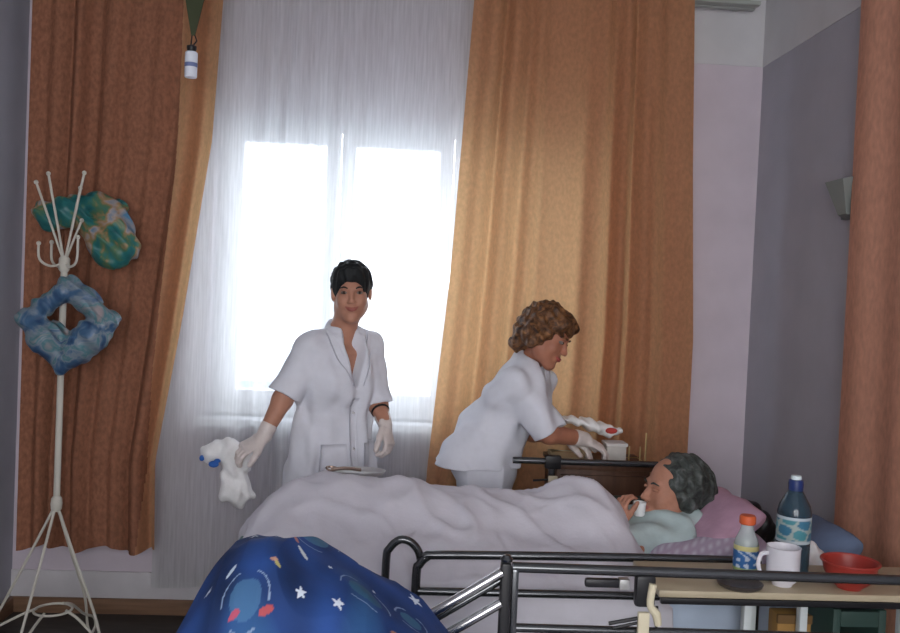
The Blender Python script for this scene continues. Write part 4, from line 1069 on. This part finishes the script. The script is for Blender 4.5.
def qcol(x, y):
    n = mnoise.noise(Vector((x * 7, y * 7, 1))) ; n2 = mnoise.noise(Vector((x * 16, y * 16, 6)))
    cc = V(.012, .040, .150) * (1 + .8 * n2)
    if n > .12: cc = cc * (1 - min(1, (n - .12) * 3)) + V(.03, .11, .26) * min(1, (n - .12) * 3)
    for (px_, py_, pr, c_) in ((-.034, 1.545, .030, (.04, .14, .20)), (-.23, 1.455, .026, (.07, .18, .33)), (.05, 1.585, .020, (.06, .18, .26)), (-.15, 1.66, .04, (.07, .2, .3)), (.06, 1.42, .04, (.08, .2, .34))):
        d = math.hypot(x - px_, (y - py_) * 1.2)
        if d < pr: cc = cc * .5 + V(*c_) * .5
        if abs(d - pr * 1.5) < .0012 and math.sin(3 * math.atan2(y - py_, x - px_)) > -.3: cc = V(.20, .28, .42)
    for (px_, py_, a_, l_, c_) in ((-.262, 1.500, 1.0, .012, (.45, .55, .65)), (-.150, 1.575, -.9, .016, (.50, .54, .56)), (-.191, 1.505, -.5, .008, (.45, .25, .18)), (-.184, 1.498, -.5, .006, (.42, .38, .14)), (-.194, 1.442, .2, .012, (.38, .07, .08)), (-.245, 1.440, .3, .009, (.38, .07, .12)), (-.166, 1.60, -.9, .009, (.35, .16, .14)), (.02, 1.50, .6, .008, (.35, .16, .10))):
        dx, dy = x - px_, y - py_; u_ = dx * math.cos(a_) + dy * math.sin(a_); w_ = -dx * math.sin(a_) + dy * math.cos(a_)
        if (u_ / l_) ** 2 + (w_ / .004) ** 2 < 1: cc = V(*c_)
    for (sx, sy, r, a0) in stars:
        dx, dy = x - sx, y - sy; d = math.hypot(dx, dy)
        if d < r * 1.05:
            a = (math.atan2(dy, dx) + a0) % (2 * PI / 5) - PI / 5
            if d < r * (.42 + .58 * (abs(a) / (PI / 5)) ** 1.6): cc = V(.58, .64, .72)
    return cc
nu, nv = 420, 350; vs = []; cs = []
for j in range(nv):
    for i in range(nu):
        x = -.56 + .82 * i / (nu - 1); y = 1.22 + .68 * j / (nv - 1)
        yq = y if y <= 1.86 else 1.86
        vs.append((x, yq + (.0), qz(x, yq) - max(0, y - 1.86) * 3)); cs.append(qcol(x, y))
fs = [[j * nu + i, j * nu + i + 1, (j + 1) * nu + i + 1, (j + 1) * nu + i] for j in range(nv - 1) for i in range(nu - 1)]
ql = link('quilt', vs, fs, mat('star_quilt', (.02, .05, .2), .8, attr='Col', bump=.25, bscale=60), None, colors=np.array(cs), loc=(-.15, 1.6, .6))
sm = ql.modifiers.new('thick', 'SOLIDIFY'); sm.thickness = .012; sm.offset = -1
tag(ql, 'dark blue quilt printed with white stars heaped on the nearest bed', 'quilt')

# ------------------------------------------------------------------ light
w = bpy.data.worlds.new('daylight'); scene.world = w; w.use_nodes = True
bg = w.node_tree.nodes['Background']; bg.inputs[0].default_value = (.95, .97, 1, 1); bg.inputs[1].default_value = 6.2
def area(name, loc, rot, sx, sy, e, colr=(1, 1, 1), portal=False):
    l = bpy.data.lights.new(name, 'AREA'); l.shape = 'RECTANGLE'; l.size = sx; l.size_y = sy; l.energy = e; l.color = colr
    o = bpy.data.objects.new(name, l); col.objects.link(o); o.location = loc; o.rotation_euler = rot
    if portal: l.cycles.is_portal = True
    return o
area('window_portal', ((WX0 + WX1) / 2, YW + .24, (WZ0 + WZ1) / 2), (-PI / 2, 0, 0), WX1 - WX0, WZ1 - WZ0, 1, portal=True)
area('rear_fill', (0, YB - .05, 1.65), (PI / 2, 0, 0), 2.3, 1.6, 42, (1, .95, .93))  # unseen fill lamp, added behind the camera to brighten the room
fl = bpy.data.lights.new('camera_flash', 'POINT'); fl.energy = 7; fl.shadow_soft_size = .03; fl.color = (1, .97, .95)
fo = bpy.data.objects.new('camera_flash', fl); col.objects.link(fo); fo.location = (-.06, .02, 1.60)

for o in scene.objects:
    if o.parent is None and o.get('category') in ('pillow', 'bed', 'curtain', 'person'):
        if o['label'].startswith('sheer') or o['label'].startswith('flat pinkish'): continue
        o['group'] = {'pillow': 'pillows at the head of the bed', 'bed': 'hospital beds in the ward', 'curtain': 'long orange curtains beside the window', 'person': 'people in the ward'}[o['category']]
scene.view_settings.view_transform = 'Standard'; scene.view_settings.look = 'None'
scene.view_settings.gamma = 1; scene.view_settings.exposure = 0; scene.view_settings.use_curve_mapping = False
